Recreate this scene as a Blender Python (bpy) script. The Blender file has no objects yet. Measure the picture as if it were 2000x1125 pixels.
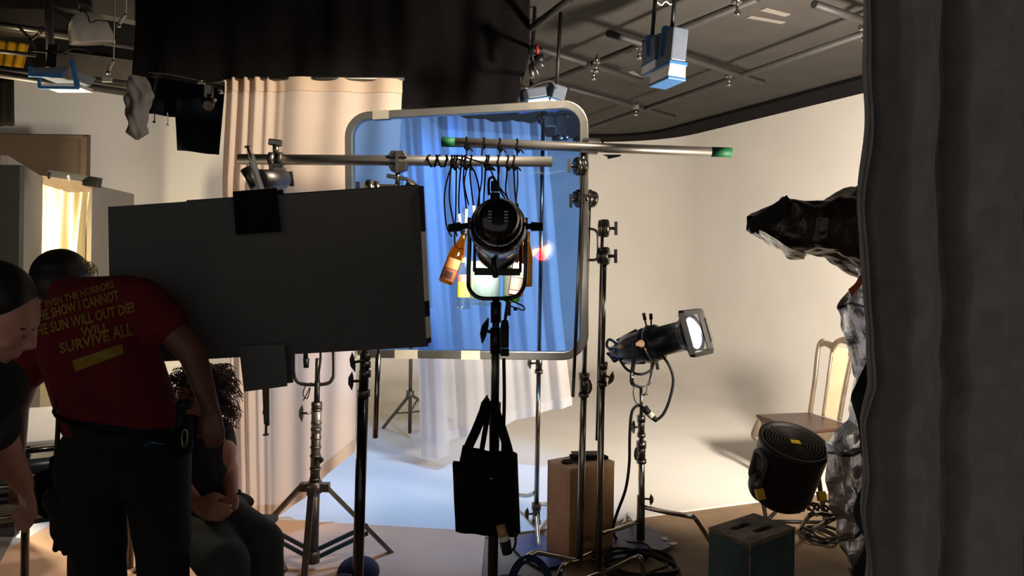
import bpy, math, random
from mathutils import Vector as V, Matrix as M, Euler, noise
from mathutils.bvhtree import BVHTree
random.seed(7)
S = bpy.context.scene
C = S.collection
PI = math.pi
# ---------------------------------------------------------------- camera
F = 1444.0; H = 490.0; HC = 1.65; ROLL = math.radians(0.8)
RX = V((math.cos(ROLL), 0, math.sin(ROLL))); UX = V((-math.sin(ROLL), 0, math.cos(ROLL)))
cam = bpy.data.cameras.new('camera'); camo = bpy.data.objects.new('camera', cam); C.objects.link(camo)
cam.sensor_width = 36; cam.lens = F/2000*36; cam.shift_y = -(562.5-H)/2000
m = M((( RX.x, UX.x, 0, 0), (0, 0, -1, 0), (RX.z, UX.z, 0, HC), (0, 0, 0, 1)))
camo.matrix_world = m
S.camera = camo
S.view_settings.view_transform = 'Standard'; S.view_settings.look = 'None'
S.view_settings.gamma = 1; S.view_settings.use_curve_mapping = False
S.view_settings.exposure = 0.0
S.cycles.use_denoising = True
S.cycles.sample_clamp_indirect = 4
S.cycles.max_bounces = 8; S.cycles.transparent_max_bounces = 16
def P(px, py, Y):
    """world point at distance Y from the camera plane seen at a point of the photograph"""
    return V((0, Y, HC)) + RX*((px-1000)/F*Y) + UX*((H-py)/F*Y)
def PZ(px, py, Z=0.0):
    d = V((0, 1, 0)) + RX*((px-1000)/F) + UX*((H-py)/F)
    return V((0, 0, HC)) + d*((Z-HC)/d.z)
def FL(px, py): return PZ(px, py, 0)
# ---------------------------------------------------------------- materials
def lin(c):
    return tuple((x/255/12.92) if x/255 <= .04045 else ((x/255+.055)/1.055)**2.4 for x in c)
def mat(name, col, rough=.6, metal=0, var=.12, scale=12, bump=0, bscale=60, trans=0, ior=1.45, coat=0, spec=.5, sheen=0, emit=None, estr=0, col2=None, alpha=1):
    mt = bpy.data.materials.new(name); mt.use_nodes = True
    n = mt.node_tree.nodes; l = mt.node_tree.links; b = n['Principled BSDF']
    a = lin(col); a2 = lin(col2) if col2 else tuple(x*(1-var) for x in a)
    tc = n.new('ShaderNodeTexCoord'); nz = n.new('ShaderNodeTexNoise'); nz.inputs['Scale'].default_value = scale; nz.inputs['Detail'].default_value = 4
    l.new(tc.outputs['Object'], nz.inputs['Vector'])
    rp = n.new('ShaderNodeValToRGB'); rp.color_ramp.elements[0].position = .35; rp.color_ramp.elements[1].position = .65
    rp.color_ramp.elements[0].color = (*a2, 1); rp.color_ramp.elements[1].color = (*a, 1)
    l.new(nz.outputs['Fac'], rp.inputs['Fac']); l.new(rp.outputs['Color'], b.inputs['Base Color'])
    b.inputs['Roughness'].default_value = rough; b.inputs['Metallic'].default_value = metal
    b.inputs['Transmission Weight'].default_value = trans; b.inputs['IOR'].default_value = ior
    b.inputs['Coat Weight'].default_value = coat; b.inputs['Specular IOR Level'].default_value = spec
    if sheen: b.inputs['Sheen Weight'].default_value = sheen
    if emit: b.inputs['Emission Color'].default_value = (*lin(emit), 1); b.inputs['Emission Strength'].default_value = estr
    if bump:
        nb = n.new('ShaderNodeTexNoise'); nb.inputs['Scale'].default_value = bscale; nb.inputs['Detail'].default_value = 3
        l.new(tc.outputs['Object'], nb.inputs['Vector'])
        bp = n.new('ShaderNodeBump'); bp.inputs['Strength'].default_value = bump; bp.inputs['Distance'].default_value = .01
        l.new(nb.outputs['Fac'], bp.inputs['Height']); l.new(bp.outputs['Normal'], b.inputs['Normal'])
    return mt
def sheer(name, col, transp, transl=.5, rough=.8, bump=0, tcol=(255, 255, 255)):
    """woven cloth: part open weave, part diffuse and part light passing through"""
    mt = bpy.data.materials.new(name); mt.use_nodes = True
    n = mt.node_tree.nodes; l = mt.node_tree.links; n.clear()
    out = n.new('ShaderNodeOutputMaterial'); d = n.new('ShaderNodeBsdfDiffuse'); t = n.new('ShaderNodeBsdfTranslucent'); tr = n.new('ShaderNodeBsdfTransparent')
    tc = n.new('ShaderNodeTexCoord'); nz = n.new('ShaderNodeTexNoise'); nz.inputs['Scale'].default_value = 260; nz.inputs['Detail'].default_value = 2
    l.new(tc.outputs['Object'], nz.inputs['Vector'])
    rp = n.new('ShaderNodeValToRGB'); rp.color_ramp.elements[0].color = (*[x*.9 for x in lin(col)], 1); rp.color_ramp.elements[1].color = (*lin(col), 1)
    l.new(nz.outputs['Fac'], rp.inputs['Fac']); l.new(rp.outputs['Color'], d.inputs['Color']); l.new(rp.outputs['Color'], t.inputs['Color'])
    tr.inputs['Color'].default_value = (*lin(tcol), 1)
    m1 = n.new('ShaderNodeMixShader'); m1.inputs['Fac'].default_value = transl
    l.new(d.outputs[0], m1.inputs[1]); l.new(t.outputs[0], m1.inputs[2])
    m2 = n.new('ShaderNodeMixShader'); m2.inputs['Fac'].default_value = transp
    l.new(m1.outputs[0], m2.inputs[1]); l.new(tr.outputs[0], m2.inputs[2]); l.new(m2.outputs[0], out.inputs[0])
    return mt
def film(name, col, gloss=.06):
    """thin dyed lighting gel: clear coloured film with a slick surface"""
    mt = bpy.data.materials.new(name); mt.use_nodes = True
    n = mt.node_tree.nodes; l = mt.node_tree.links; n.clear()
    out = n.new('ShaderNodeOutputMaterial'); tr = n.new('ShaderNodeBsdfTransparent'); g = n.new('ShaderNodeBsdfGlossy'); g.inputs['Roughness'].default_value = .05
    tc = n.new('ShaderNodeTexCoord'); nz = n.new('ShaderNodeTexNoise'); nz.inputs['Scale'].default_value = 5
    l.new(tc.outputs['Object'], nz.inputs['Vector'])
    bp = n.new('ShaderNodeBump'); bp.inputs['Strength'].default_value = .25; bp.inputs['Distance'].default_value = .02
    l.new(nz.outputs['Fac'], bp.inputs['Height']); l.new(bp.outputs['Normal'], g.inputs['Normal'])
    tr.inputs['Color'].default_value = (*col, 1)
    mx = n.new('ShaderNodeMixShader'); mx.inputs['Fac'].default_value = gloss
    l.new(tr.outputs[0], mx.inputs[1]); l.new(g.outputs[0], mx.inputs[2]); l.new(mx.outputs[0], out.inputs[0])
    return mt
BLK = mat('black_paint', (18, 18, 20), .45)
BLKG = mat('black_enamel', (14, 14, 16), .22, coat=.4)
NAVYB = mat('dark_blue_black_enamel', (26, 30, 40), .35, coat=.2, spec=.6)
RUB = mat('black_rubber', (14, 14, 14), .7)
CLOTHB = mat('black_cloth', (22, 20, 20), .95, var=.25, scale=30, bump=.3, bscale=200, spec=.1)
NAVYC = mat('blue_black_cloth', (14, 16, 24), .95, var=.2, scale=30, spec=.1)
VEL = mat('charcoal_velour', (134, 130, 125), .95, var=.18, scale=25, bump=.25, bscale=160, sheen=.3, spec=.1)
GREYC = mat('grey_cloth', (88, 84, 80), .95, var=.2, scale=14)
CHR = mat('chrome', (172, 167, 158), .2, 1, var=.08)
STL = mat('brushed_steel', (132, 127, 118), .32, 1, var=.15)
STLD = mat('dull_steel', (110, 106, 100), .45, 1, var=.25)
ALU = mat('aluminium', (196, 190, 176), .38, 1, var=.14)
GRPIPE = mat('grey_conduit', (150, 145, 138), .42, .85, var=.15)
GREEN = mat('green_tape', (6, 84, 48), .6)
WTAPE = mat('white_tape', (225, 220, 205), .7)
YTAPE = mat('yellow_tape', (230, 180, 20), .6)
BTAPE = mat('black_tape', (20, 20, 20), .7)
WHITE = mat('white_board', (225, 222, 215), .75)
# ---------------------------------------------------------------- mesh helpers
def frame(t, up=None):
    t = t.normalized(); up = up or (V((0, 0, 1)) if abs(t.z) < .9 else V((0, 1, 0)))
    a = t.cross(up).normalized(); b = a.cross(t).normalized()
    return a, b
class MB:
    def __init__(s): s.v = []; s.f = []; s.sm = []
    def add(s, vs, fs, sm=False):
        k = len(s.v); s.v += [V(p) for p in vs]; s.f += [tuple(i+k for i in f) for f in fs]; s.sm += [sm]*len(fs); return s
    def box(s, c, d, R=None):
        c = V(c); R = R or M.Identity(3); h = [x/2 for x in d]
        vs = [c + R @ V((sx*h[0], sy*h[1], sz*h[2])) for sx in (-1, 1) for sy in (-1, 1) for sz in (-1, 1)]
        return s.add(vs, [(0, 1, 3, 2), (4, 6, 7, 5), (0, 4, 5, 1), (2, 3, 7, 6), (0, 2, 6, 4), (1, 5, 7, 3)])
    def beam(s, p0, p1, w, h, up=None):
        p0, p1 = V(p0), V(p1); a, b = frame(p1-p0, up)
        vs = [p + a*x*w/2 + b*y*h/2 for p in (p0, p1) for x, y in ((-1, -1), (1, -1), (1, 1), (-1, 1))]
        return s.add(vs, [(0, 3, 2, 1), (4, 5, 6, 7), (0, 1, 5, 4), (1, 2, 6, 5), (2, 3, 7, 6), (3, 0, 4, 7)])
    def tube(s, pts, r, n=10, closed=False, caps=True, flat=1.0, up=None):
        pts = [V(p) for p in pts]; k = len(pts); rs = r if isinstance(r, (list, tuple)) else [r]*k
        vs = []; a = None
        for i in range(k):
            if closed: t = pts[(i+1) % k]-pts[i-1]
            else: t = pts[min(i+1, k-1)]-pts[max(i-1, 0)]
            if t.length < 1e-9: t = V((0, 0, 1))
            t.normalize()
            if a is None: a, b = frame(t, up)
            else:
                a = (a - t*a.dot(t))
                if a.length < 1e-6: a, b = frame(t)
                a.normalize(); b = t.cross(a)*-1
            b = a.cross(t).normalized()
            off = PI/4 if n == 4 else 0
            for j in range(n):
                th = 2*PI*j/n+off; vs.append(pts[i] + a*math.cos(th)*rs[i] + b*math.sin(th)*rs[i]*flat)
        fs = []
        for i in range(k if closed else k-1):
            i2 = (i+1) % k
            for j in range(n): fs.append((i*n+j, i*n+(j+1) % n, i2*n+(j+1) % n, i2*n+j))
        s.add(vs, fs, n > 5)
        if caps and not closed:
            s.add([], []); o = len(s.v)-len(vs)
            s.f.append(tuple(o+j for j in range(n))[::-1]); s.f.append(tuple(o+(k-1)*n+j for j in range(n))); s.sm += [False, False]
        return s
    def cyl(s, p0, p1, r0, r1=None, n=18):
        return s.tube([p0, p1], [r0, r0 if r1 is None else r1], n)
    def lathe(s, prof, Mx=None, n=28, smooth=True, close=True):
        Mx = Mx or M.Identity(4); vs = []; fs = []
        for r, z in prof:
            for j in range(n):
                th = 2*PI*j/n; vs.append(Mx @ V((r*math.cos(th), r*math.sin(th), z)))
        for i in range(len(prof)-1):
            for j in range(n): fs.append((i*n+j, i*n+(j+1) % n, (i+1)*n+(j+1) % n, (i+1)*n+j))
        s.add(vs, fs, smooth)
        if close:
            o = len(s.v)-len(vs); L = (len(prof)-1)*n
            s.f.append(tuple(o+j for j in range(n))[::-1]); s.f.append(tuple(o+L+j for j in range(n))); s.sm += [False, False]
        return s
    def ell(s, c, r, R=None, nu=18, nv=12):
        c = V(c); r = (r, r, r) if not isinstance(r, (tuple, list)) else r; R = R or M.Identity(3); vs = []; fs = []
        vs.append(c+R @ V((0, 0, r[2])))
        for i in range(1, nv):
            ph = PI*i/nv
            for j in range(nu):
                th = 2*PI*j/nu; vs.append(c+R @ V((r[0]*math.sin(ph)*math.cos(th), r[1]*math.sin(ph)*math.sin(th), r[2]*math.cos(ph))))
        vs.append(c+R @ V((0, 0, -r[2])))
        for j in range(nu):
            fs.append((0, 1+j, 1+(j+1) % nu)); b = 1+(nv-2)*nu; fs.append((len(vs)-1, b+(j+1) % nu, b+j))
            for i in range(nv-2): a = 1+i*nu; fs.append((a+j, a+nu+j, a+nu+(j+1) % nu, a+(j+1) % nu))
        return s.add(vs, fs, True)
    def cap(s, p0, p1, r0, r1=None, n=14):
        p0, p1 = V(p0), V(p1); r1 = r0 if r1 is None else r1; d = (p1-p0)
        if d.length < 1e-6: return s.ell(p0, r0)
        d.normalize(); pts = []; rs = []
        for k in range(5): a = PI/2*k/4.6+.12; pts.append(p0-d*r0*math.cos(a)); rs.append(r0*math.sin(a))
        for k in range(5): a = PI/2*(1-k/4.6)-.0; pts.append(p1+d*r1*math.cos(a)); rs.append(r1*math.sin(a)+1e-4)
        return s.tube(pts, rs, n)
    def grid(s, fn, nu, nv, sm=True):
        vs = [fn(i/nu, j/nv) for j in range(nv+1) for i in range(nu+1)]; w = nu+1
        return s.add(vs, [(j*w+i, j*w+i+1, (j+1)*w+i+1, (j+1)*w+i) for j in range(nv) for i in range(nu)], sm)
    def prism(s, poly, d):
        poly = [V(p) for p in poly]; n = len(poly); d = V(d)
        return s.add(poly+[p+d for p in poly], [tuple(range(n))[::-1], tuple(range(n, 2*n))]+[(i, (i+1) % n, n+(i+1) % n, n+i) for i in range(n)])
    def xf(s, Mx): s.v = [Mx @ p for p in s.v]; return s
    def join(s, o): return s.add(o.v, o.f).fixsm(o)
    def fixsm(s, o): s.sm[-len(o.f):] = o.sm; return s
WL = {}
def obj(name, mb, mt, parent=None, bevel=0, solid=0, sub=0, recalc=True, loc=None):
    if loc is None and parent is None:
        xs = [p.x for p in mb.v]; ys = [p.y for p in mb.v]; zs = [p.z for p in mb.v]
        loc = V(((min(xs)+max(xs))/2, (min(ys)+max(ys))/2, min(zs)))
    wl = WL[parent.name] if parent else V(loc)
    me = bpy.data.meshes.new(name); me.from_pydata([tuple(p-wl) for p in mb.v], [], mb.f)
    me.polygons.foreach_set('use_smooth', mb.sm); me.update()
    if recalc:
        import bmesh
        bm = bmesh.new(); bm.from_mesh(me); bmesh.ops.recalc_face_normals(bm, faces=bm.faces); bm.to_mesh(me); bm.free()
    o = bpy.data.objects.new(name, me); C.objects.link(o)
    if mt: me.materials.append(mt)
    if parent: o.parent = parent
    else: o.location = wl
    WL[o.name] = wl
    if bevel: md = o.modifiers.new('bevel', 'BEVEL'); md.width = bevel; md.segments = 2; md.limit_method = 'ANGLE'
    if solid: md = o.modifiers.new('solid', 'SOLIDIFY'); md.thickness = solid; md.offset = 0
    if sub: md = o.modifiers.new('sub', 'SUBSURF'); md.levels = sub; md.render_levels = sub
    return o
def thing(name, label, cat, loc, group=None):
    o = bpy.data.objects.new(name, None); C.objects.link(o); o.empty_display_size = .1
    o.location = loc; WL[o.name] = V(loc); o['label'] = label; o['category'] = cat
    if group: o['group'] = group
    return o
def tag(o, label, cat, group=None, kind=None):
    o['label'] = label; o['category'] = cat
    if group: o['group'] = group
    if kind: o['kind'] = kind
    return o
def struct(name, mb, mt, **k):
    o = obj(name, mb, mt, **k); o['kind'] = 'structure'; return o
def plab(o, label): o['label'] = label; return o
def body(name, mb, mt, parent, voxel=.012, it=5, fac=.5):
    """join overlapping volumes into one continuous skin"""
    o = obj(name, mb, mt, parent, recalc=False)
    r = o.modifiers.new('r', 'REMESH'); r.mode = 'VOXEL'; r.voxel_size = voxel; r.use_smooth_shade = True
    s_ = o.modifiers.new('s', 'SMOOTH'); s_.iterations = it; s_.factor = fac
    bpy.context.view_layer.update()
    dg = bpy.context.evaluated_depsgraph_get(); me = bpy.data.meshes.new_from_object(o.evaluated_get(dg))
    o.modifiers.clear(); old = o.data; o.data = me; bpy.data.meshes.remove(old); me.name = name
    me.polygons.foreach_set('use_smooth', [True]*len(me.polygons))
    return o
def smoothpts(pts, k=8, closed=False):
    pts = [V(p) for p in pts]; n = len(pts); out = []
    rng = range(n) if closed else range(n-1)
    for i in rng:
        if closed: a, b, c, d = pts[i-1], pts[i], pts[(i+1) % n], pts[(i+2) % n]
        else: a, b, c, d = pts[max(i-1, 0)], pts[i], pts[i+1], pts[min(i+2, n-1)]
        for j in range(k):
            t = j/k
            out.append(.5*((2*b)+(c-a)*t+(2*a-5*b+4*c-d)*t*t+(3*b-a-3*c+d)*t**3))
    if not closed: out.append(pts[-1])
    return out
def lerp(a, b, t): return a+(b-a)*t
def poly_at(pts, y):
    """x of a polyline of (x,y) at height y"""
    for (x0, y0), (x1, y1) in zip(pts, pts[1:]):
        if y0 <= y <= y1: return lerp(x0, x1, (y-y0)/(y1-y0) if y1 > y0 else 0)
    return pts[0][0] if y < pts[0][1] else pts[-1][0]
def axis_m(p, d, up=None):
    """matrix whose local z runs along d from p"""
    d = V(d).normalized(); a, b = frame(d, up)
    return M(((a.x, b.x, d.x, p[0]), (a.y, b.y, d.y, p[1]), (a.z, b.z, d.z, p[2]), (0, 0, 0, 1)))
# ---------------------------------------------------------------- the setting
FLOORB = mat('painted_brown_floor', (150, 124, 98), .75, var=.3, scale=3, bump=.15, bscale=30, col2=(118, 98, 78))
CYC = mat('white_cyc_paint', (226, 221, 214), .8, var=.05, scale=1.5, spec=.2)
CEIL = mat('charcoal_ceiling', (66, 63, 60), .85, var=.18, scale=2.5, spec=.2)
DARKW = mat('black_wall_paint', (34, 33, 32), .9, var=.1)
struct('floor', MB().box((-.5, 5, -.05), (13, 16, .1)), FLOORB)
Cc = V((2.0, 11.3)); dR = V((.356, -.935)); dL = V((-.935, -.356))
RC = 1.4
def cyc_path():
    pts = []
    a = Cc+dR*RC; b = Cc+dL*RC; o = Cc+(dR+dL)*RC
    L = 5.86
    for i in range(5): t = i/5; p = lerp(Cc+dR*L, a, t); pts.append((p, dL))
    for i in range(13):
        th = PI/2*i/12; n = -(dL*math.cos(th)+dR*math.sin(th))*-1
        p = o-(dL*math.cos(th)+dR*math.sin(th))*RC; pts.append((p, dL*math.cos(th)+dR*math.sin(th)))
    for i in range(1, 7): t = i/6; p = lerp(b, Cc+dL*9.0, t); pts.append((p, dR))
    return pts
cp = cyc_path(); CV = .75; prof = [(CV, .012)]+[(CV-CV*math.sin(PI/2*i/9), .012+CV-CV*math.cos(PI/2*i/9)) for i in range(1, 10)]+[(0, 2.2), (0, 4.3)]
vs = [V((p.x+n.x*o, p.y+n.y*o, z)) for p, n in cp for o, z in prof]; k = len(prof)
mb = MB().add(vs, [(i*k+j, i*k+j+1, (i+1)*k+j+1, (i+1)*k+j) for i in range(len(cp)-1) for j in range(k-1)], True)
struct('wall_back', mb, CYC)
e0 = V((.015, 4.29)); # edge of the painted white floor runs parallel to the left wall
corner = [e0+dL*8.5, e0-dL*3.67]
poly = [corner[0], corner[1]]
inner = [V((p.x+n.x*CV*.9, p.y+n.y*CV*.9)) for p, n in cp]
poly += inner
struct('trim_1', MB().prism([(p.x, p.y, .0) for p in poly], (0, 0, .012)), CYC)
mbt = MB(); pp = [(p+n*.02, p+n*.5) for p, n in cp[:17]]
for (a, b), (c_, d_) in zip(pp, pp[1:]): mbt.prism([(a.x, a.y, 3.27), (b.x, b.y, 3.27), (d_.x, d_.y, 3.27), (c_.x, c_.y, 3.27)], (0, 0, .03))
struct('ceiling_shade_strip', mbt, mat('ceiling_shade_black', (18, 17, 17), .95, spec=.1))  # shade above the wall top, built in as a black ceiling strip
struct('ceiling', MB().box((2.6, 5.0, 3.36), (7.1, 16, .1)), CEIL)
struct('trim_2', MB().box((-4.0, 5.0, 4.6), (6.2, 16, .1)), DARKW)
struct('trim_3', MB().box((-.93, 5.0, 3.95), (.06, 16, 1.3)), DARKW)
struct('wall_left', MB().box((-7.0, 5, 2.3), (.1, 16, 4.7)), DARKW)
struct('wall_right', MB().box((6.0, 5, 2.3), (.1, 16, 4.7)), DARKW)
struct('wall_far', MB().box((-.5, 13, 2.3), (13, .1, 4.7)), DARKW)
# layout boards covering the floor in front of the painted area
BOARD = mat('tan_layout_board', (216, 172, 142), .8, var=.08, scale=4)
def sheet(label, x0, x1, y0, y1, yl, yr, mt=BOARD):
    z0, z1 = .012, .018
    tag(obj('floor_board', MB().prism([(x0, y0, z0), (x1, y0, z0), (x1, yr, z0), (x0, yl, z0)], (0, 0, .006)), mt), label, 'floor covering', 'tan layout boards on the floor')
sheet('tan layout board on floor under the crank stand, reaching the black tote bag', -1.42, -.13, 1.6, 4.3, 4.44, 4.30)
sheet('tan layout board on floor beneath the standing person in red shirt', -2.67, -1.425, 1.6, 4.3, 4.36, 4.44)
GB = mat('grey_floor_card', (120, 114, 110), .8)
tag(obj('floor_card', MB().prism([(p.x, p.y, .019) for p in (FL(-200, 1125), FL(0, 1106), FL(47, 1018), FL(-200, 1030))], (0, 0, .006)), GB), 'grey card lying on pale floor at far left below the work table', 'card')
BLUEP = mat('blue_plastic_sheet', (62, 72, 116), .4, var=.3, scale=6, bump=.4, bscale=20)
def flatpoly(pix, z=.018, t=.004): return MB().prism([(p.x, p.y, z) for p in (PZ(a, b, z) for a, b in pix)], (0, 0, t))
tag(obj('plastic_sheet', flatpoly([(1175, 1025), (1225, 1030), (1265, 1028), (1322, 1064), (1295, 1075), (1180, 1096), (1120, 1075), (1115, 1040)]), BLUEP), 'blue plastic sheet on floor under the stand of the lit black spotlight', 'floor covering', 'blue plastic sheets taped to the floor')
tag(obj('plastic_sheet', flatpoly([(1048, 1042), (1100, 1060), (1110, 1100), (1060, 1113), (1020, 1090), (1002, 1070), (1010, 1052)]), BLUEP), 'blue plastic sheet on floor under front of the tan apple box', 'floor covering', 'blue plastic sheets taped to the floor')
for i, (x, y) in enumerate([(1315, 1062), (1298, 1052)]):
    p = PZ(x, y, .024); tag(obj('tape_scrap', MB().box((p.x, p.y, .0245), (.045, .03, .003), M.Rotation(.5+i, 3, 'Z')), WTAPE), ['white tape scrap at front corner of the blue plastic sheet', 'white tape scrap near back edge of the blue plastic sheet'][i], 'tape')
# ---------------------------------------------------------------- ceiling grid on the right
PM = mat('dark_grey_pipe', (50, 48, 46), .6, .2, var=.2)
ZC = 3.12
def gp(label, a, b):
    p, q = PZ(*a, ZC), PZ(*b, ZC)
    tag(obj('ceiling_pipe', MB().cyl(p, q, .024, n=12), PM), label, 'pipe', 'grid pipes under the black ceiling')
gp('long ceiling pipe running behind the two hanging blue light panels', (1040, 172), (1480, -4))
gp('long ceiling pipe nearest the white wall, crossing to the charcoal curtain', (1150, 250), (1720, 54))
gp('short ceiling pipe at top edge beside the black drape', (1036, 56), (1115, -3))
gp('ceiling cross pipe passing behind the hanging blue light panels', (1188, 65), (1490, 161))
gp('ceiling cross pipe above the blue light beside the black drape', (1055, 97), (1252, 157))
gp('lowest ceiling cross pipe above the end of the green-tipped pipe', (1108, 172), (1318, 229))
gp('ceiling cross pipe close to the top of the charcoal curtain', (1590, 8), (1712, 49))
CL = [((1165, 130), 'chrome clamp on ceiling cross pipe above the aluminium gel frame'), ((1160, 145), 'chrome clamp hanging below the long ceiling pipe above gel frame'),
      ((1249, 103), 'chrome clamp on ceiling pipe touching the small blue light panel'), ((1242, 217), 'chrome clamp where the lowest cross pipe meets the pipe nearest the wall'),
      ((1424, 157), 'chrome clamp on ceiling pipe midway between blue lights and curtain'), ((1440, 15), 'chrome clamp at top edge on the long ceiling pipe'),
      ((1688, 66), 'chrome clamp on ceiling pipe at the charcoal curtain')]
for (x, y), lab in CL:
    p = PZ(x, y, 3.07); t = thing('pipe_clamp', lab, 'clamp', p, 'chrome clamps on the ceiling grid')
    obj('jaw', MB().box(p+V((0, 0, .045)), (.05, .06, .035)).tube([p+V((0, .035*math.cos(a), .05+.035*math.sin(a))) for a in [i*PI/6 for i in range(-1, 8)]], .009, 8), CHR, t)
    obj('bolt', MB().cyl(p+V((0, 0, -.035)), p+V((0, 0, .04)), .008).cyl(p+V((0, 0, -.045)), p+V((0, 0, -.02)), .018, n=6), CHR, t)
for a, b, w, lab in [((1490, 18), (1538, 30), .05, 'grey tape strip on ceiling near the charcoal curtain'), ((1462, 33), (1530, 45), .04, 'long grey tape strip on ceiling beside the top pipe'), ((1198, 138), (1240, 158), .05, 'grey tape strip on ceiling below the blue light panels'), ((1232, 140), (1250, 152), .05, 'short torn grey tape on ceiling beside a longer strip')]:
    p, q = PZ(*a, 3.305), PZ(*b, 3.305); tag(obj('tape_strip', MB().beam(p, q, w, .006), mat('grey_tape', (120, 114, 108), .8)), lab, 'tape')
# ---------------------------------------------------------------- lamps
def lamp(kind, name, loc, tgt, power, col, size=.3, angle=60, blend=.5, sy=None, spread=None):
    d = bpy.data.lights.new(name, kind); o = bpy.data.objects.new(name, d); C.objects.link(o)
    o.location = loc; d.energy = power; d.color = col
    if tgt is not None: o.rotation_euler = (V(tgt)-V(loc)).to_track_quat('-Z', 'Y').to_euler()
    if kind == 'SPOT': d.spot_size = math.radians(angle); d.spot_blend = blend; d.shadow_soft_size = size
    elif kind == 'AREA':
        d.size = size
        if sy: d.shape = 'RECTANGLE'; d.size_y = sy
        if spread: d.spread = math.radians(spread)
    else: d.shadow_soft_size = size
    return o
lamp('SPOT', 'warm_key_lamp', (2.18, 3.0, 1.54), (1.6, 9.0, 2.7), 1350, (1.0, .88, .73), .2, 134, .9)
lamp('SPOT', 'blue_floor_fill', (-.3, 5.15, 3.2), (-1.05, 5.1, 0), 330, (.26, .52, 1.0), .1, 66, .35)  # added blue spot that tints the white floor; no fixture hangs here
lamp('SPOT', 'silk_lamp', (-.06, 3.125, 1.645), (-.13, 4.2, 1.45), 48, (.96, .97, 1), .04, 84, .6)
lamp('SPOT', 'cart_fill', (-2.75, 4.4, 2.1), (-2.35, 3.5, .8), 38, (1, .92, .8), .1, 60, .6)  # added light to brighten the cart top, not a lamp of the set
lamp('AREA', 'set_interior_lamp', (-4.6, 5.6, 1.5), (-3.5, 5.7, 1.4), 260, (1, .84, .54), .6)
lamp('SPOT', 'curtain_fill', (.6, 2.9, 3.0), (-1.45, 4.5, 1.5), 400, (1, .86, .70), .15, 66, .6)  # unseen spot added to lift the cream curtain
lamp('SPOT', 'low_curtain_fill', (.62, 3.15, .95), (-1.15, 4.5, .75), 210, (1, .86, .70), .08, 46, .6)  # second added spot, warms the curtain below the foam board
lamp('SPOT', 'side_wall_fill', (-2.3, 5.0, 2.1), (-4.0, 8.4, 2.3), 110, (1, .86, .70), .2, 84, .6)  # added light brightening the left cyc wall, stands for no fixture
w = bpy.data.worlds.new('studio'); S.world = w; w.use_nodes = True
w.node_tree.nodes['Background'].inputs[0].default_value = (1, .95, .9, 1); w.node_tree.nodes['Background'].inputs[1].default_value = .36
# ---------------------------------------------------------------- cloths
def cloth(name, mt, Y, left, right, top, bot, nu=90, nv=24, fold=None, dY=0.0, solid=0):
    """hanging cloth in a plane at distance Y: left and right edges as (x,y) polylines, top and bottom as (x,y)"""
    def fn(u, v):
        xm = lerp(left[0][0], right[0][0], u)
        y0 = poly_at([(y, x) for x, y in top], xm)
        xb = lerp(left[-1][0], right[-1][0], u); y1 = poly_at([(y, x) for x, y in bot], xb)
        y = lerp(y0, y1, v)
        xl, xr = poly_at(left, y), poly_at(right, y)
        x = lerp(xl, xr, u)
        d = fold(u, v) if fold else 0
        return P(x, y, Y+dY*u)+V((0, d, 0))
    return MB().grid(fn, nu, nv)
# helper polylines are (y->x); top/bot are given as (x,y)
def edge_x(pts): return pts
SILK = sheer('cream_muslin', (236, 214, 194), .04, .35)
SILK2 = sheer('white_sheer_silk', (244, 242, 244), .40, .5)
def poly_fix(pts): return sorted(pts, key=lambda p: p[1])
def poly_at2(pts, x):
    for (x0, y0), (x1, y1) in zip(pts, pts[1:]):
        if x0 <= x <= x1: return lerp(y0, y1, (x-x0)/(x1-x0) if x1 > x0 else 0)
    return pts[0][1] if x < pts[0][0] else pts[-1][1]
def cloth2(Y, left, right, top, bot, nu=90, nv=24, fold=None, dY=0.0, wav=0):
    def fn(u, v):
        y0 = poly_at2(top, lerp(top[0][0], top[-1][0], u)); y1 = poly_at2(bot, lerp(bot[0][0], bot[-1][0], u))
        y = lerp(y0, y1, v); x = lerp(poly_at(left, y), poly_at(right, y), u)
        return P(x, y, Y+dY*u)+V((0, fold(u, v) if fold else 0, 0))
    return MB().grid(fn, nu, nv)
def f1(u, v):
    g = max(0, 1-u/.35)          # gathered towards the left end
    return g*.04*math.sin(u*95+v*2)*(1-.35*v)+.014*math.sin(u*26+1.5*v)+.008*math.sin(u*11-v*3)
mb = cloth2(4.5, [(440, 155), (432, 360), (445, 700), (455, 1002)], [(786, 155), (779, 330), (695, 690), (692, 886)], [(440, 153), (620, 152), (786, 156)], [(455, 998), (500, 1012), (545, 1008), (600, 968), (640, 925), (692, 884)], 120, 30, f1)
t = thing('muslin_curtain', 'cream muslin curtain hanging behind the grey foam boards, gathered at its left', 'curtain', P(560, 1010, 4.5))
obj('cloth', mb, SILK, t)
def hem(Y, top, h, fold, mt, nm, label=None, xs=(0, 1)):
    fn = lambda u, v: P(lerp(top[0][0], top[-1][0], u), poly_at2(top, lerp(top[0][0], top[-1][0], u))+h*v, Y)+V((0, fold(u, 0)-.006, 0))
    return MB().grid(fn, 110, 2)
obj('heading', hem(4.5, [(440, 152), (620, 151), (786, 155)], 27, f1, sheer('muslin_doubled', (222, 196, 172), 0, .25), 'h'), bpy.data.materials['muslin_doubled'], t)
def hf(u, v):
    bot = [(455, 998), (500, 1012), (545, 1008), (600, 968), (640, 925), (692, 884)]
    x = lerp(455, 692, u); return P(x, poly_at2(bot, x)-24*(1-v), 4.5)+V((0, f1(u, 1)-.006, 0))
obj('hem', MB().grid(hf, 100, 2), bpy.data.materials['muslin_doubled'], t)
obj('curtain_rod', MB().cyl(P(436, 153, 4.5), P(790, 154, 4.5), .012), STLD, t)
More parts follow.
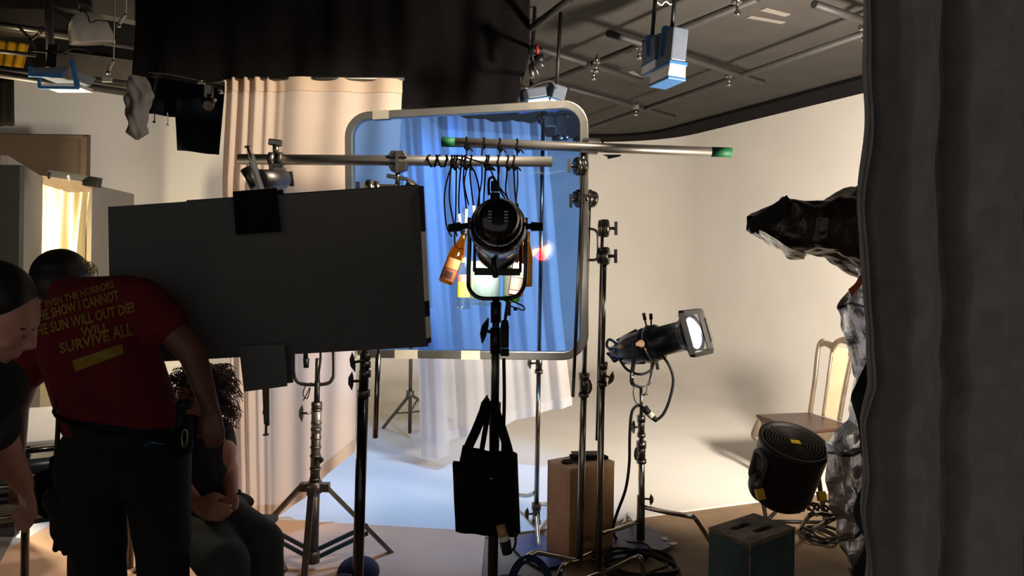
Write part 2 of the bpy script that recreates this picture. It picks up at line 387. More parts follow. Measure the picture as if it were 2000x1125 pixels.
def f2(u, v): return .035*math.sin(u*30+v*1.5)+.02*math.sin(u*71+2*v)*(1-.5*v)+.012*math.sin(u*13-2*v)
t = thing('sheer_curtain', 'sheer white curtain hanging behind the blue gel frame', 'curtain', P(960, 890, 5.6))
obj('cloth', cloth2(5.6, [(779, 226), (786, 330), (815, 690), (823, 862)], [(1062, 240), (1078, 380), (1095, 600), (1117, 792)], [(779, 226), (900, 228), (960, 236), (1062, 240)], [(823, 866), (880, 862), (960, 836), (1117, 790)], 120, 26, f2), SILK2, t)
def f2b(u, v): return f2(u*.2, v)-.012
obj('loose_panel', cloth2(5.55, [(806, 600), (815, 690), (822, 893)], [(850, 600), (862, 690), (880, 892)], [(806, 600), (850, 600)], [(822, 894), (880, 891)], 20, 12, f2b), sheer('sheer_doubled', (232, 230, 234), .3, .5), t)
def hf2(u, v):
    bot = [(823, 866), (880, 862), (960, 836), (1117, 790)]; x = lerp(826, 1117, u)
    return P(x, poly_at2(bot, x)-18*(1-v), 5.6)+V((0, f2(u, 1)-.008, 0))
obj('hem', MB().grid(hf2, 80, 2), bpy.data.materials['sheer_doubled'], t)
# black overhead drape
def f3(u, v): return .022*math.sin(u*33+v*1.2)+.01*math.sin(u*71-2*v)+.02*math.sin(u*15+4*v)
mb = cloth2(4.85, [(262, -40), (262, 0), (258, 150)], [(1036, -40), (1034, 110), (1010, 200)], [(262, -40), (1036, -40)], [(262, 150), (290, 150), (440, 172), (560, 200), (700, 222), (1010, 222)], 140, 24, f3)
t = thing('black_drape', 'huge black drape hanging from ceiling above the cream curtain and gel frame', 'drape', P(640, 222, 4.85))
obj('cloth', mb, CLOTHB, t, solid=.004)
obj('hem_seam', MB().tube([P(x, poly_at2([(262, 150), (290, 150), (440, 172), (560, 200), (700, 222), (1010, 222)], x)-8, 4.85)+V((0, f3((x-262)/748, 1)-.008, 0)) for x in range(290, 1000, 12)], .004, 6), mat('drape_thread', (60, 58, 56), .9), t)
def f4(u, v): return .02*math.sin(u*9+2*v)
tag(obj('black_flag_cloth', cloth2(5.1, [(345, 150), (340, 225), (344, 296)], [(440, 150), (434, 250), (430, 303)], [(345, 150), (440, 150)], [(344, 293), (430, 303)], 30, 12, f4), NAVYC, solid=.004), 'blue-black cloth with square corner hanging beside left edge of cream curtain', 'cloth')
tag(obj('black_valance_cloth', cloth2(5.2, [(284, 140), (288, 223)], [(345, 150), (345, 232)], [(284, 140), (345, 150)], [(288, 221), (345, 230)], 20, 8, f4), NAVYC, solid=.004), 'short blue-black cloth strip hanging between grey bundle and square-cornered cloth', 'cloth')
# tie cords below it
for i, (x, y0, y1) in enumerate([(301, 222, 238), (327, 226, 244)]):
    tag(obj('tie_cord', MB().tube(smoothpts([P(x, y0-6, 5.18), P(x+1, (y0+y1)/2, 5.17), P(x, y1, 5.18)], 4), .004, 6).ell(P(x, y1, 5.18), .01), WTAPE if i else BLK), ['dark tie cord dangling below the short blue-black cloth strip', 'pale tie cord dangling below the short blue-black cloth strip'][i], 'cord')
def bundle(u, v):
    th = 2*PI*u; prof_ = [(0, .045), (.15, .062), (.35, .075), (.55, .06), (.75, .05), (.9, .055), (1, .01)]
    r = 1.0*poly_at([(b, a) for a, b in prof_], v); r *= 1+.18*math.sin(3*th+9*v)+.1*math.sin(7*th-14*v)
    xs = poly_at([(266, 0), (276, .3), (266, .6), (268, .9), (268, 1)], v)
    return P(xs, lerp(150, 273, v), 4.6)+V((r*math.cos(th), r*math.sin(th), 0))
tag(obj('fabric_bundle', MB().grid(bundle, 36, 40), GREYC), 'grey cloth bundle knotted and hanging at left end of the black drape', 'cloth')
# charcoal velour curtain in the foreground
def cf(px):
    seq = [(1696, 0), (1712, .05), (1730, .01), (1745, -.05), (1775, -.06), (1815, -.015), (1850, .03), (1866, .06), (1885, -.01), (1940, -.03), (2000, .0), (2030, .05), (2060, 0), (2160, -.04), (2240, .02), (2330, -.05), (2420, .03), (2520, -.04), (2640, .02), (2760, -.04), (2900, .02)]
    return poly_at([(b, a) for a, b in seq], px)
def vel(u, v):
    y = lerp(-110, 1260, v)
    xl = poly_at([(1707, -110), (1698, 160), (1692, 400), (1700, 560), (1696, 690), (1706, 760), (1692, 830), (1700, 940), (1690, 1010), (1694, 1100), (1680, 1260)], y)
    x = lerp(xl, 2900, u); xs = lerp(1696, 2900, u)
    d = cf(xs)*(1+.15*math.sin(v*5+u*4))+.012*math.sin(v*19+u*11)*math.exp(-u*11)+.004*math.sin(v*40+u*66)
    return P(x, y, 1.3)+V((0, d, 0))
t = thing('velour_curtain', 'tall charcoal velour curtain hanging close to camera beside the crumpled foil', 'curtain', P(1960, 1250, 1.3))
obj('cloth', MB().grid(vel, 260, 90), VEL, t, solid=.005)
obj('side_seam', MB().tube([vel(.002, i/60)+V((-.001, -.004, 0)) for i in range(61)], .003, 6), mat('seam_thread', (110, 106, 102), .9), t)
# ---------------------------------------------------------------- blue gel frame
TL, BL, TR, BR = P(683, 229, 3.95), P(687, 690, 3.95), P(1141, 203, 3.72), P(1141, 695, 3.72)
def fr(u, v): return lerp(lerp(BL, BR, u), lerp(TL, TR, u), v)
def rrect(r, ins=0, k=8):
    W, Hh = (BR-BL).length, (TL-BL).length; ru, rv = r/W, r/Hh; iu, iv = ins/W, ins/Hh; out = []
    for cx, cy, a0 in ((1-iu-ru, 1-iv-rv, 0), (iu+ru, 1-iv-rv, 90), (iu+ru, iv+rv, 180), (1-iu-ru, iv+rv, 270)):
        for j in range(k+1):
            a = math.radians(a0+90*j/k); out.append(fr(cx+ru*math.cos(a), cy+rv*math.sin(a)))
    return out
FTAPE = mat('aged_tape', (172, 164, 146), .7)
t = thing('gel_frame', 'large square aluminium frame holding clear blue lighting gel', 'light filter', (BL+BR)/2)
nrm = (BR-BL).cross(TL-BL).normalized()
obj('frame', MB().tube(rrect(.11), .030, 4, closed=True, flat=1, up=nrm), ALU, t, bevel=.004)
GEL = film('blue_gel', (.15, .37, .98), .045)
gp_ = rrect(.10, .012); cen = fr(.5, .5); mbg = MB()
def gelp(p): q = p-cen; return p+nrm*(.006*noise.noise(p*3.1)+.003*noise.noise(p*9))
rings = [[gelp(lerp(cen, p, s)) for p in gp_] for s in (.02, .2, .4, .6, .8, 1)]
n_ = len(gp_); vs = [p for r in rings for p in r]
mbg.add(vs, [(i*n_+j, i*n_+(j+1) % n_, (i+1)*n_+(j+1) % n_, (i+1)*n_+j) for i in range(5) for j in range(n_)]+[tuple(range(n_))], True)
obj('gel', mbg, GEL, t, recalc=False)
for (u, v, du) in [(.11, 1, .07), (.02, 0, 0), (.20, 0, .1), (.49, 0, .08)]:
    a, b = fr(u, v), fr(u+max(du, .01), v); obj('tape', MB().beam(a, b, .046, .046, nrm), FTAPE, t)
# ---------------------------------------------------------------- stands
def knob(mb, p, d, L=.05, r=.02):
    d = V(d).normalized(); p = V(p); mb.cyl(p, p+d*L, .006, n=8)
    s = frame(d)[1]; q = p+d*L
    mb.prism([q+s*r*1.5-d*.004, q+s*r*.5+d*.012, q-s*r*.5+d*.012, q-s*r*1.5-d*.004, q-s*r*.6-d*.01, q+s*r*.6-d*.01], frame(d)[0]*.012)
    return mb
def grip_head(parent, p, ax, pole_dir=V((0, 0, 1)), kd=None, r=.042):
    ax = V(ax).normalized(); mb = MB()
    mb.lathe([(r*.45, -.034), (r, -.03), (r*1.02, -.012), (r*.8, -.008), (r*.8, -.002), (r*1.02, .002), (r, .02), (r*.5, .026)], axis_m(p, ax), 24)
    mb.cyl(p-V((0, 0, .045)), p+V((0, 0, .045)), .017)
    h = obj('grip_head', mb, STL, parent)
    kd = kd or ax; k = MB(); q = p+ax*.026
    k.cyl(q, q+ax*.028, .008); k.beam(q+ax*.03-UX*.034, q+ax*.03+UX*.034, .014, .02)
    obj('tee_handle', k, STLD, h)
    return h
def cstand(label, top, base, zs, legs, rr=(.0165, .0125, .009), head=True, hax=(-.8, -.6, 0), group='chrome light stands', knobs=(), matp=CHR, colmat=STL):
    """top/base world points, zs: fractions along the pole where the sections end, legs: lists of points"""
    t = thing('light_stand', label, 'light stand', V((base.x, base.y, 0)), group)
    d = top-base; cuts = [0]+list(zs)+[1]
    for i in range(len(cuts)-1):
        a, b = base+d*cuts[i], base+d*cuts[i+1]
        obj('pole', MB().cyl(a-(d.normalized()*.02 if i else V()), b, rr[min(i, len(rr)-1)]), matp, t)
        if i < len(cuts)-2:
            r = rr[min(i, len(rr)-1)]+.007
            obj('collar', MB().cyl(b-d.normalized()*.10, b+d.normalized()*.008, r-.002).cyl(b-d.normalized()*.025, b+d.normalized()*.012, r+.003).cyl(b-d.normalized()*.11, b-d.normalized()*.09, r+.003), colmat, t)
            kd = knobs[i] if i < len(knobs) else (-.9, -.3, .2)
            obj('tee_knob', knob(MB(), b-d.normalized()*.05, kd, .055, .024), STLD, t)
    for L in legs:
        obj('leg', MB().tube(smoothpts(L, 6), .0125, 10).ell(L[-1], .016), matp, t)
    if head: grip_head(t, top, hax)
    return t
# stand under the green-tipped pipe
bA = P(1131, 1118, 3.76); bA.z = .05
tA = P(1150, 388, 3.76)
A = cstand('tall chrome stand in front of the tan apple box, its head under the green-tipped pipe', tA, bA, (.52,), [
    [P(1131, 1094, 3.76), P(1080, 1085, 3.6), P(1045, 1080, 3.5), P(1022, 1096, 3.42), PZ(990, 1135, .012)],
    [P(1131, 1094, 3.76), P(1115, 1098, 3.66), P(1098, 1108, 3.5), PZ(1085, 1160, .012)],
    [P(1131, 1088, 3.76), P(1170, 1070, 4.0), P(1178, 1066, 4.05), PZ(1184, 1080, .012)]], rr=(.0178, .0125), hax=(-.85, -.5, .1), knobs=[(.5, -.8, 0)])
grip_head(A, P(1132, 388, 3.72), (-.85, -.5, -.25))
obj('grip_arm', MB().cyl(P(1139, 330, 3.68), P(1119, 775, 3.68), .0085), STLD, A)
grip_head(A, P(1131, 325, 3.68), (-.9, -.4, 0))
obj('pipe_cradle', MB().box(P(1150, 296, 3.68), (.085, .05, .022), M.Rotation(.05, 3, 'Y')).box(P(1155, 274, 3.69), (.085, .05, .012), M.Rotation(.05, 3, 'Y')).cyl(P(1140, 300, 3.68), P(1137, 330, 3.68), .012).cyl(P(1128, 292, 3.67), P(1128, 276, 3.67), .006).cyl(P(1177, 294, 3.67), P(1177, 276, 3.67), .006), STL, A)
obj('cradle_handle', MB().prism([P(1178, 302, 3.66), P(1213, 302, 3.66), P(1212, 305, 3.66), P(1188, 310, 3.66), P(1186, 305, 3.66)], (0, .02, 0)), BLK, A)
# second stand beside it
bB = P(1168, 1130, 3.68); bB.z = .05
tB = P(1181, 500, 3.68)
B = cstand('chrome stand just right of the tan apple box, its round head beside the gel frame', tB, bB, (.66,), [
    [P(1170, 1122, 3.68), P(1205, 1106, 3.62), P(1240, 1090, 3.56), P(1252, 1094, 3.54), PZ(1262, 1150, .012)],
    [P(1170, 1118, 3.68), P(1140, 1130, 3.56), P(1120, 1145, 3.4), PZ(1100, 1190, .012)],
    [P(1170, 1060, 3.70), P(1150, 1052, 3.85), P(1140, 1052, 3.9), PZ(1132, 1075, .012)]], rr=(.0165, .0115), hax=(.9, -.4, 0), knobs=[(.8, -.5, -.3)])
obj('grip_arm', MB().cyl(P(1177, 432, 3.74), P(1166, 860, 3.74), .0085), STL, B)
grip_head(B, P(1181, 446, 3.74), (.95, -.2, 0))
obj('frame_hook', MB().tube(smoothpts([P(1145, 446, 3.75), P(1165, 452, 3.74), P(1168, 480, 3.74), P(1166, 505, 3.74), P(1150, 508, 3.75)], 6), .007, 8), STL, B)
# stand behind the gel
bC = P(1047, 1026, 4.33)
tC = P(1061, 232, 4.33)
Cst = cstand('chrome stand behind the blue gel frame, left of the tan apple box', tC, bC, (.05, .42), [
    [P(1046, 962, 4.33), P(1030, 968, 4.5), P(1008, 966, 4.7), P(985, 963, 4.8), PZ(962, 966, .012)],
    [P(1047, 1000, 4.33), P(1050, 1040, 4.2), P(1053, 1080, 4.05), PZ(1054, 1101, .012)],
    [P(1048, 985, 4.33), P(1062, 985, 4.5), P(1090, 985, 4.7), PZ(1110, 1000, .012)]], rr=(.018, .0145, .012), head=False, knobs=[(-.9, -.2, 0), (-.9, -.2, 0)])
grip_head(Cst, tC, (.8, -.5, 0), r=.03)
obj('bracket', MB().box(P(1085, 238, 4.3), (.13, .06, .05)).box(P(1096, 246, 4.28), (.06, .06, .11)).cyl(P(1080, 230, 4.3), P(1112, 226, 4.3), .014).cyl(P(1078, 272, 4.28), P(1104, 267, 4.28), .02).ell(P(1104, 267, 4.28), .026), STL, Cst)
# small far tripod stand
def tripod(label, c, top, feet, ring, r, mt, brace):
    t = thing('tripod_stand', label, 'light stand', V((c.x, c.y, 0)))
    obj('pole', MB().cyl(c, top, r), mt, t)
    obj('hub', MB().cyl(ring-V((0, 0, .02)), ring+V((0, 0, .03)), r*2.2), mt, t)
    for f in feet:
        obj('leg', MB().beam(ring, f, r*1.3, r*1.3), mt, t)
        obj('brace', MB().beam(c+V((0, 0, brace)), lerp(ring, f, .55), r*.9, r*.9), mt, t)
    return t
cT = P(801, 800, 6.4); cT.z = .06
tripod('small thin tripod stand far behind, seen below the blue gel frame', cT, P(805, 500, 6.4), [PZ(748, 836, .015), PZ(882, 822, .015), PZ(826, 786, .015)], P(801, 770, 6.4), .016, STLD, .18)
# black stand left of it, behind the grey board
bD = P(697, 1150, 3.2); bD.z = -.0
bD = V((bD.x, bD.y, 0.0)); tD = P(723, 372, 3.2)
D = thing('light_stand', 'thick black stand in front of the crank stand, rising behind the grey foam boards', 'light stand', bD)
dd = tD-bD
obj('pole', MB().cyl(bD, P(709, 775, 3.2), .024), BLKG, D)
obj('pole', MB().cyl(P(709, 775, 3.2), P(713, 690, 3.2), .021), BLK, D)
obj('pole', MB().cyl(P(712, 700, 3.2), tD, .0125), CHR, D)
for y, r in ((768, .028), (730, .0265), (712, .023), (696, .021)):
    x = 710+(715-710)*(775-y)/80; obj('collar', MB().cyl(P(x, y+6, 3.2), P(x, y-6, 3.2), r), STLD, D)
obj('tee_knob', knob(MB(), P(712, 704, 3.18), (-.9, -.2, -.15), .05, .03), BLK, D)
obj('tee_knob', knob(MB(), P(709, 744, 3.18), (-.95, -.2, 0), .05, .028), BLK, D)
grip_head(D, tD, (-.8, -.5, 0)); 
obj('grip_arm', MB().cyl(P(739, 690, 3.26), P(733, 855, 3.26), .0125).cyl(P(739, 690, 3.26), P(748, 372, 3.26), .0085), CHR, D)
for a in (20, 140, 260):
    a = math.radians(a); obj('leg', MB().beam(bD+V((0, 0, .10)), bD+V((.45*math.cos(a), .45*math.sin(a), .015)), .025, .02), BLK, D)
# crank stand
ct = thing('crank_stand', 'heavy steel crank stand on wide tripod legs in front of the cream curtain', 'light stand', V((P(613, 1095, 3.75).x, 3.75, 0)))
c0, c1 = P(611, 1098, 3.75), P(621, 700, 3.75)
def cpt(y): return lerp(c0, c1, (1098-y)/398)
WORN = mat('worn_steel', (118, 110, 104), .45, .9, var=.35, scale=20)
obj('column', MB().cyl(cpt(1098), cpt(945), .026), WORN, ct)
obj('column', MB().cyl(cpt(950), cpt(790), .024), WORN, ct)
obj('column', MB().cyl(cpt(800), cpt(785), .0265), STLD, ct)
for y in (935, 915, 890, 873, 855, 838, 825, 800, 790): obj('collar', MB().cyl(cpt(y+2), cpt(y-2), .0275), STLD, ct)
obj('collar', MB().cyl(cpt(845), cpt(790), .0255), GRPIPE, ct)
obj('tee_knob', knob(MB(), cpt(805)+V((-.02, -.02, 0)), (-.95, -.25, 0), .05, .03), STL, ct)
obj('tee_knob', knob(MB(), cpt(895)+V((.02, -.02, 0)), (.9, -.3, 0), .02, .012), STLD, ct)
obj('hub', MB().cyl(cpt(962), cpt(940), .036).box(cpt(951)+V((.05, 0, 0)), (.05, .04, .04)).box(cpt(951)+V((-.05, 0, 0)), (.05, .04, .04)).box(cpt(951)+V((0, -.05, 0)), (.04, .05, .04)), WORN, ct)
legs = [(cpt(951)+V((.06, 0, 0)), PZ(765, 1080, .012)), (cpt(951)+V((0, -.06, 0)), PZ(594, 1128, .012)), (cpt(951)+V((-.07, 0, 0)), PZ(470, 1078, .012))]
TEALP = mat('teal_blue_paint', (30, 58, 74), .5)
for a, b in legs:
    obj('leg', MB().beam(a, b, .03, .02), WORN, ct)
    j = lerp(a, b, .62); lo = cpt(1085); s = (j-lo).cross(V((0, 0, 1))).normalized()*.0
    obj('brace', MB().beam(lo+V((0, 0, .02)), j+V((0, 0, .018)), .008, .022).beam(lo-V((0, 0, .02)), j-V((0, 0, .022)), .008, .022), TEALP, ct)
obj('foot_hub', MB().cyl(cpt(1098), cpt(1075), .034), WORN, ct)
obj('pin', MB().cyl(cpt(790), cpt(745), .0145), BLK, ct)
obj('clamp_bolt', MB().cyl(cpt(700), cpt(752), .013), STLD, ct)
# lamp hidden behind the board, on the crank stand: only its yoke hangs below
hl = thing('stage_light', 'lamp hidden behind the grey foam boards, its steel yoke showing above the crank stand', 'light', P(612, 748, 3.75))
obj('yoke', MB().tube(smoothpts([P(573, 640, 3.75), P(573, 700, 3.75), P(575, 735, 3.75), P(590, 750, 3.75), P(635, 750, 3.75), P(649, 740, 3.75), P(652, 720, 3.75), P(650, 640, 3.75)], 6), .009, 8, flat=.6), STLD, hl)
obj('housing', MB().lathe([(.09, -.16), (.11, -.14), (.115, .05), (.1, .14), (.12, .2)], axis_m(P(612, 610, 3.75), (.1, 1, -.1)), 28), BLK, hl)
obj('power_lead', MB().tube(smoothpts([P(625, 640, 3.7), P(626, 700, 3.7), P(620, 740, 3.7)], 6), .006, 8), BLK, hl)
obj('pan_knob', MB().cyl(P(597, 670, 3.72), P(597, 700, 3.72), .012).cyl(P(598, 700, 3.72), P(598, 718, 3.72), .016, .013), BLK, hl)
obj('safety_cable', MB().tube(smoothpts([P(610, 748, 3.7), P(598, 752, 3.69), P(592, 770, 3.69), P(600, 778, 3.69), P(606, 756, 3.7), P(596, 776, 3.69), P(592, 782, 3.69)], 6), .003, 6), BLK, hl)
# ---------------------------------------------------------------- pipes over the set
pa0, pa1 = P(466, 311, 3.40), P(1078, 316, 3.46)
t = thing('rigging_pipe', 'grey pipe held above the grey foam boards, black cords tied to its end', 'pipe', (pa0+pa1)/2)
dpa = (pa1-pa0).normalized()
def ring_tube(p0, p1, ro, ri, n=28):
    d = (p1-p0).normalized(); Mx = axis_m(p0, d); L = (p1-p0).length
    return MB().lathe([(ri, .0), (ro, 0), (ro, L), (ri, L), (ri, 0)], Mx, n, close=False)
obj('tube', ring_tube(pa0, pa1, .0242, .020), GRPIPE, t)
pb0, pb1 = P(863, 277, 3.68), P(1428, 298, 3.66)
tb = thing('rigging_pipe', 'grey pipe with green tape on both ends, held up by the chrome stand', 'pipe', (pb0+pb1)/2)
obj('tube', ring_tube(pb0, pb1, .0238, .0195), GRPIPE, tb)
dpb = (pb1-pb0).normalized()
plab(obj('end_tape', ring_tube(pb0-dpb*.001, pb0+dpb*.066, .0246, .0192), GREEN, tb), 'green tape at left end')
plab(obj('end_tape', ring_tube(pb1-dpb*.098, pb1+dpb*.001, .0246, .0192), GREEN, tb), 'green tape at right end')
def pA(px): return lerp(pa0, pa1, (px-466)/612)
def pB(px): return lerp(pb0, pb1, (px-863)/565)
# pipe clamps
t = thing('pipe_clamp', 'steel clamp on left end of grey pipe with tee handle above', 'clamp', pA(538))
p = pA(538)
obj('jaw', MB().lathe([(.030, -.032), (.034, -.03), (.034, -.008), (.027, -.006), (.027, .006), (.034, .008), (.034, .03), (.03, .032)], axis_m(p, dpa), 20).box(p+V((0, 0, -.035)), (.05, .05, .03)), STLD, t)
obj('screw', MB().cyl(p+V((0, 0, .02)), p+V((-.003, 0, .07)), .014), STL, t)
obj('tee_handle', MB().box(p+V((-.004, 0, .078)), (.062, .022, .03), M.Rotation(.12, 3, 'Y')), STL, t, bevel=.005)
obj('pin', MB().cyl(p+V((.004, 0, -.04)), p+V((.006, 0, -.13)), .012), STL, t)
t2 = thing('pipe_clamp', 'steel clamp at middle of grey pipe, above top right of the foam boards', 'clamp', pA(775)); p = pA(775)
obj('jaw', MB().prism([p+V((-.045, -.03, .012)), p+V((-.03, -.03, .042)), p+V((.03, -.03, .042)), p+V((.045, -.03, .012))], (0, .06, 0)).prism([p+V((-.045, -.03, -.02)), p+V((.045, -.03, -.02)), p+V((.04, -.03, -.045)), p+V((0, -.03, -.06)), p+V((-.03, -.03, -.05))], (0, .06, 0)), STLD, t2, bevel=.003)
obj('strap', MB().box(p+V((0, -.034, -.01)), (.012, .012, .1)), STL, t2)
obj('tee_handle', MB().beam(p+V((-.05, -.01, -.072)), p+V((.05, -.01, -.088)), .02, .018), STL, t2, bevel=.003)
obj('screw', MB().cyl(p+V((0, -.01, -.05)), p+V((0, -.01, -.13)), .011), STL, t2)
obj('socket', MB().box(p+V((-.045, 0, -.135)), (.09, .05, .045)).cyl(p+V((.045, 0, -.14)), p+V((.07, -.02, -.10)), .02, .026), STLD, t2, bevel=.004)
# ---------------------------------------------------------------- grey boards and their clamps
CARD = mat('grey_foam_board', (88, 87, 85), .85, var=.05, scale=5, spec=.2)
c = [P(211, 404, 2.93), P(820, 362, 2.95), P(836, 677, 2.95), P(216, 712, 2.93)]
t = thing('foam_board', 'large dark grey foam board clamped below grey pipe, black and white taped edge', 'reflector board', (c[2]+c[3])/2)
obj('panel', MB().prism(c, (0, .018, 0)), CARD, t)
e = [P(818, 363, 2.944), P(827, 363, 2.944), P(842, 669, 2.944), P(833, 672, 2.944)]
def ed(f0, f1, off=0): return MB().prism([lerp(e[0], e[3], f0), lerp(e[1], e[2], f0), lerp(e[1], e[2], f1), lerp(e[0], e[3], f1)], (0, .012, 0))
for i, (a, b, mt) in enumerate([(0, .29, BTAPE), (.29, .50, WTAPE), (.50, .73, WTAPE), (.73, .83, BTAPE), (.83, .965, WTAPE), (.965, 1, BTAPE)]): obj('edge_tape', ed(a, b), mt, t)
mb2 = MB().prism([P(364, 391, 2.985), P(816, 360, 2.985), P(826, 600, 2.985), P(372, 640, 2.985)], (0, .012, 0))
tag(obj('foam_board', mb2, BLK), 'black foam board tucked behind the large grey one, only its top edge showing', 'reflector board')
def quacker(label, quad, tail, mt, Y, up):
    t = thing('plate_clamp', label, 'clamp', sum(quad, V())/4)
    obj('front_plate', MB().prism(quad, (0, -.006, 0)), mt, t, bevel=.004)
    obj('rear_plate', MB().prism([q+V((0, .075, 0)) for q in quad], (0, .006, 0)), mt, t, bevel=.004)
    a, b = tail
    obj('jaw_arm', MB().beam(a+V((.012, 0, 0)), b+V((.006, .01, 0)), .014, .01), CHR, t)
    obj('jaw_arm', MB().beam(a+V((-.012, .03, 0)), b+V((-.008, .03, 0)), .016, .01), STL, t)
    m_ = lerp(a, b, .5); obj('release_lever', MB().beam(a+V((0, .045, 0)), lerp(a, b, .8)+V((-.02, .045, 0)), .012, .008), BLK, t)
    obj('screw', MB().cyl(lerp(a, b, .4)+V((.004, .012, 0)), b+(b-a)*.18, .0045, n=8).cyl(b+(b-a)*.17, b+(b-a)*.2, .012, n=12), STL, t)
    return t
quacker('black plate clamp gripping top of the dark grey foam board', [P(455, 374, 2.915), P(541, 367, 2.915), P(550, 452, 2.915), P(461, 459, 2.915)], (P(508, 374, 2.93), P(487, 300, 2.93)), CLOTHB, 2.9, 1)
GPLATE = mat('grey_plate_paint', (92, 92, 90), .6)
quacker('grey plate clamp gripping bottom of the dark grey foam board', [P(467, 676, 2.915), P(557, 672, 2.915), P(562, 754, 2.915), P(477, 765, 2.915)], (P(517, 742, 2.925), P(519, 832, 2.925)), GPLATE, 2.9, -1)
t = thing('swivel_clamp', 'steel socket clamp with tee handle between grey pipe and foam board', 'clamp', P(535, 350, 3.2))
obj('barrel', MB().cyl(P(505, 350, 3.1), P(552, 350, 3.3), .042).cyl(P(479, 330, 3.05), P(500, 366, 3.05), .024), STLD, t)
obj('block', MB().box(P(545, 352, 3.38), (.05, .05, .12)), STL, t, bevel=.004)
obj('tee_handle', MB().cyl(P(550, 349, 3.36), P(570, 349, 3.34), .009).beam(P(567, 335, 3.34), P(571, 364, 3.34), .018, .012), STL, t)
# ---------------------------------------------------------------- spotlights
def leko_axis(rear, front): return (front-rear).normalized()
sp = thing('spotlight', 'black theatre spotlight seen from behind, aimed at the hanging bottles', 'spotlight', P(968, 585, 2.65))
rear = P(973, 428, 2.62); ax = V((-.02, 1, -.23)).normalized(); Mx = axis_m(rear, ax)
obj('lamp_cap', MB().lathe([(.0, -.035), (.03, -.034), (.062, -.03), (.07, -.02), (.072, .0), (.078, .01), (.086, .02), (.09, .045), (.088, .06)], Mx, 36, close=False), BLKG, sp)
for s in (-1, 1):
    q = rear+V((s*.028, -.036, .0)); obj('cap_vent', MB().box(q+V((0, .0, .008)), (.014, .006, .04)), RUB, sp)
    for j in range(4): obj('vent_rib', MB().box(q+V((0, -.004, -.008+j*.011)), (.012, .004, .004)), STL, sp)
obj('reflector_housing', MB().lathe([(.088, .05), (.1, .07), (.108, .12), (.1, .2), (.095, .25)], Mx, 36), BLKG, sp)
for k in range(16):
    a = 2*PI*k/16; q = V((.1*math.cos(a), .1*math.sin(a))); 
    if k % 2 == 0: obj('cooling_fin', MB().beam(Mx @ V((q.x, q.y, .06)), Mx @ V((q.x*1.05, q.y*1.05, .19)), .006, .012), BLK, sp)
obj('lens_barrel', MB().lathe([(.075, .25), (.08, .26), (.08, .42), (.09, .44), (.09, .47), (.078, .47), (.078, .44)], Mx, 32, close=False), mat('worn_black_barrel', (60, 60, 58), .35, .4, var=.4, scale=18), sp)
obj('lens', MB().lathe([(.001, .45), (.05, .452), (.077, .445)], Mx, 32, close=False), mat('lit_lens', (255, 250, 235), .2, emit=(255, 240, 210), estr=6), sp)
fq = Mx @ V((0, 0, .475)); R3 = Mx.to_3x3()
obj('colour_frame_holder', MB().beam(fq+R3 @ V((-.095, -.095, 0)), fq+R3 @ V((.095, -.095, 0)), .012, .03).beam(fq+R3 @ V((-.095, .095, 0)), fq+R3 @ V((.095, .095, 0)), .012, .03).beam(fq+R3 @ V((-.095, -.095, 0)), fq+R3 @ V((-.095, .095, 0)), .012, .03).beam(fq+R3 @ V((.095, -.095, 0)), fq+R3 @ V((.095, .095, 0)), .012, .03), BLK, sp)
obj('power_plug', MB().cyl(P(967, 395, 2.62), P(967, 376, 2.62), .017).box(P(967, 364, 2.62), (.03, .03, .036)), RUB, sp, bevel=.003)
obj('power_lead', MB().tube(smoothpts([P(967, 354, 2.62), P(963, 346, 2.64), P(955, 352, 2.68), P(955, 380, 2.72)], 6), .005, 8), RUB, sp)
for s, (kx, ky, yx, yy) in enumerate([(876, 446, 917, 440), (1060, 443, 1022, 442)]):
    yo = P(yx, yy, 2.78); ko = P(kx, ky, 2.78)
    k = obj('tilt_knob', MB().cyl(yo, lerp(yo, ko, .45), .011).cyl(lerp(yo, ko, .4), ko, .018, .015, n=8), RUB, sp)
obj('yoke', MB().tube(smoothpts([P(917, 425, 2.78), P(917, 480, 2.78), P(915, 540, 2.78), P(917, 565, 2.77), P(935, 581, 2.76), P(968, 583, 2.75), P(1005, 580, 2.76), P(1022, 562, 2.77), P(1026, 535, 2.78), P(1027, 480, 2.78), P(1027, 425, 2.78)], 6), .0078, 8, flat=.6), BLKG, sp)
obj('side_bracket', MB().box(P(922, 440, 2.78), (.03, .05, .05)).box(P(1020, 440, 2.78), (.03, .05, .05)), BLK, sp, bevel=.004)
obj('shutter_handle', MB().cyl(P(960, 480, 2.88), P(968, 540, 2.80), .012, n=8), BLK, sp)
obj('safety_cable', MB().tube(smoothpts([P(985, 580, 2.74), P(1005, 590, 2.72), P(1022, 598, 2.72), P(1023, 606, 2.72), P(1010, 602, 2.72), P(995, 596, 2.73)], 6, True), .0028, 6, True).cyl(P(1003, 603, 2.72), P(1010, 604, 2.72), .006), BLK, sp)
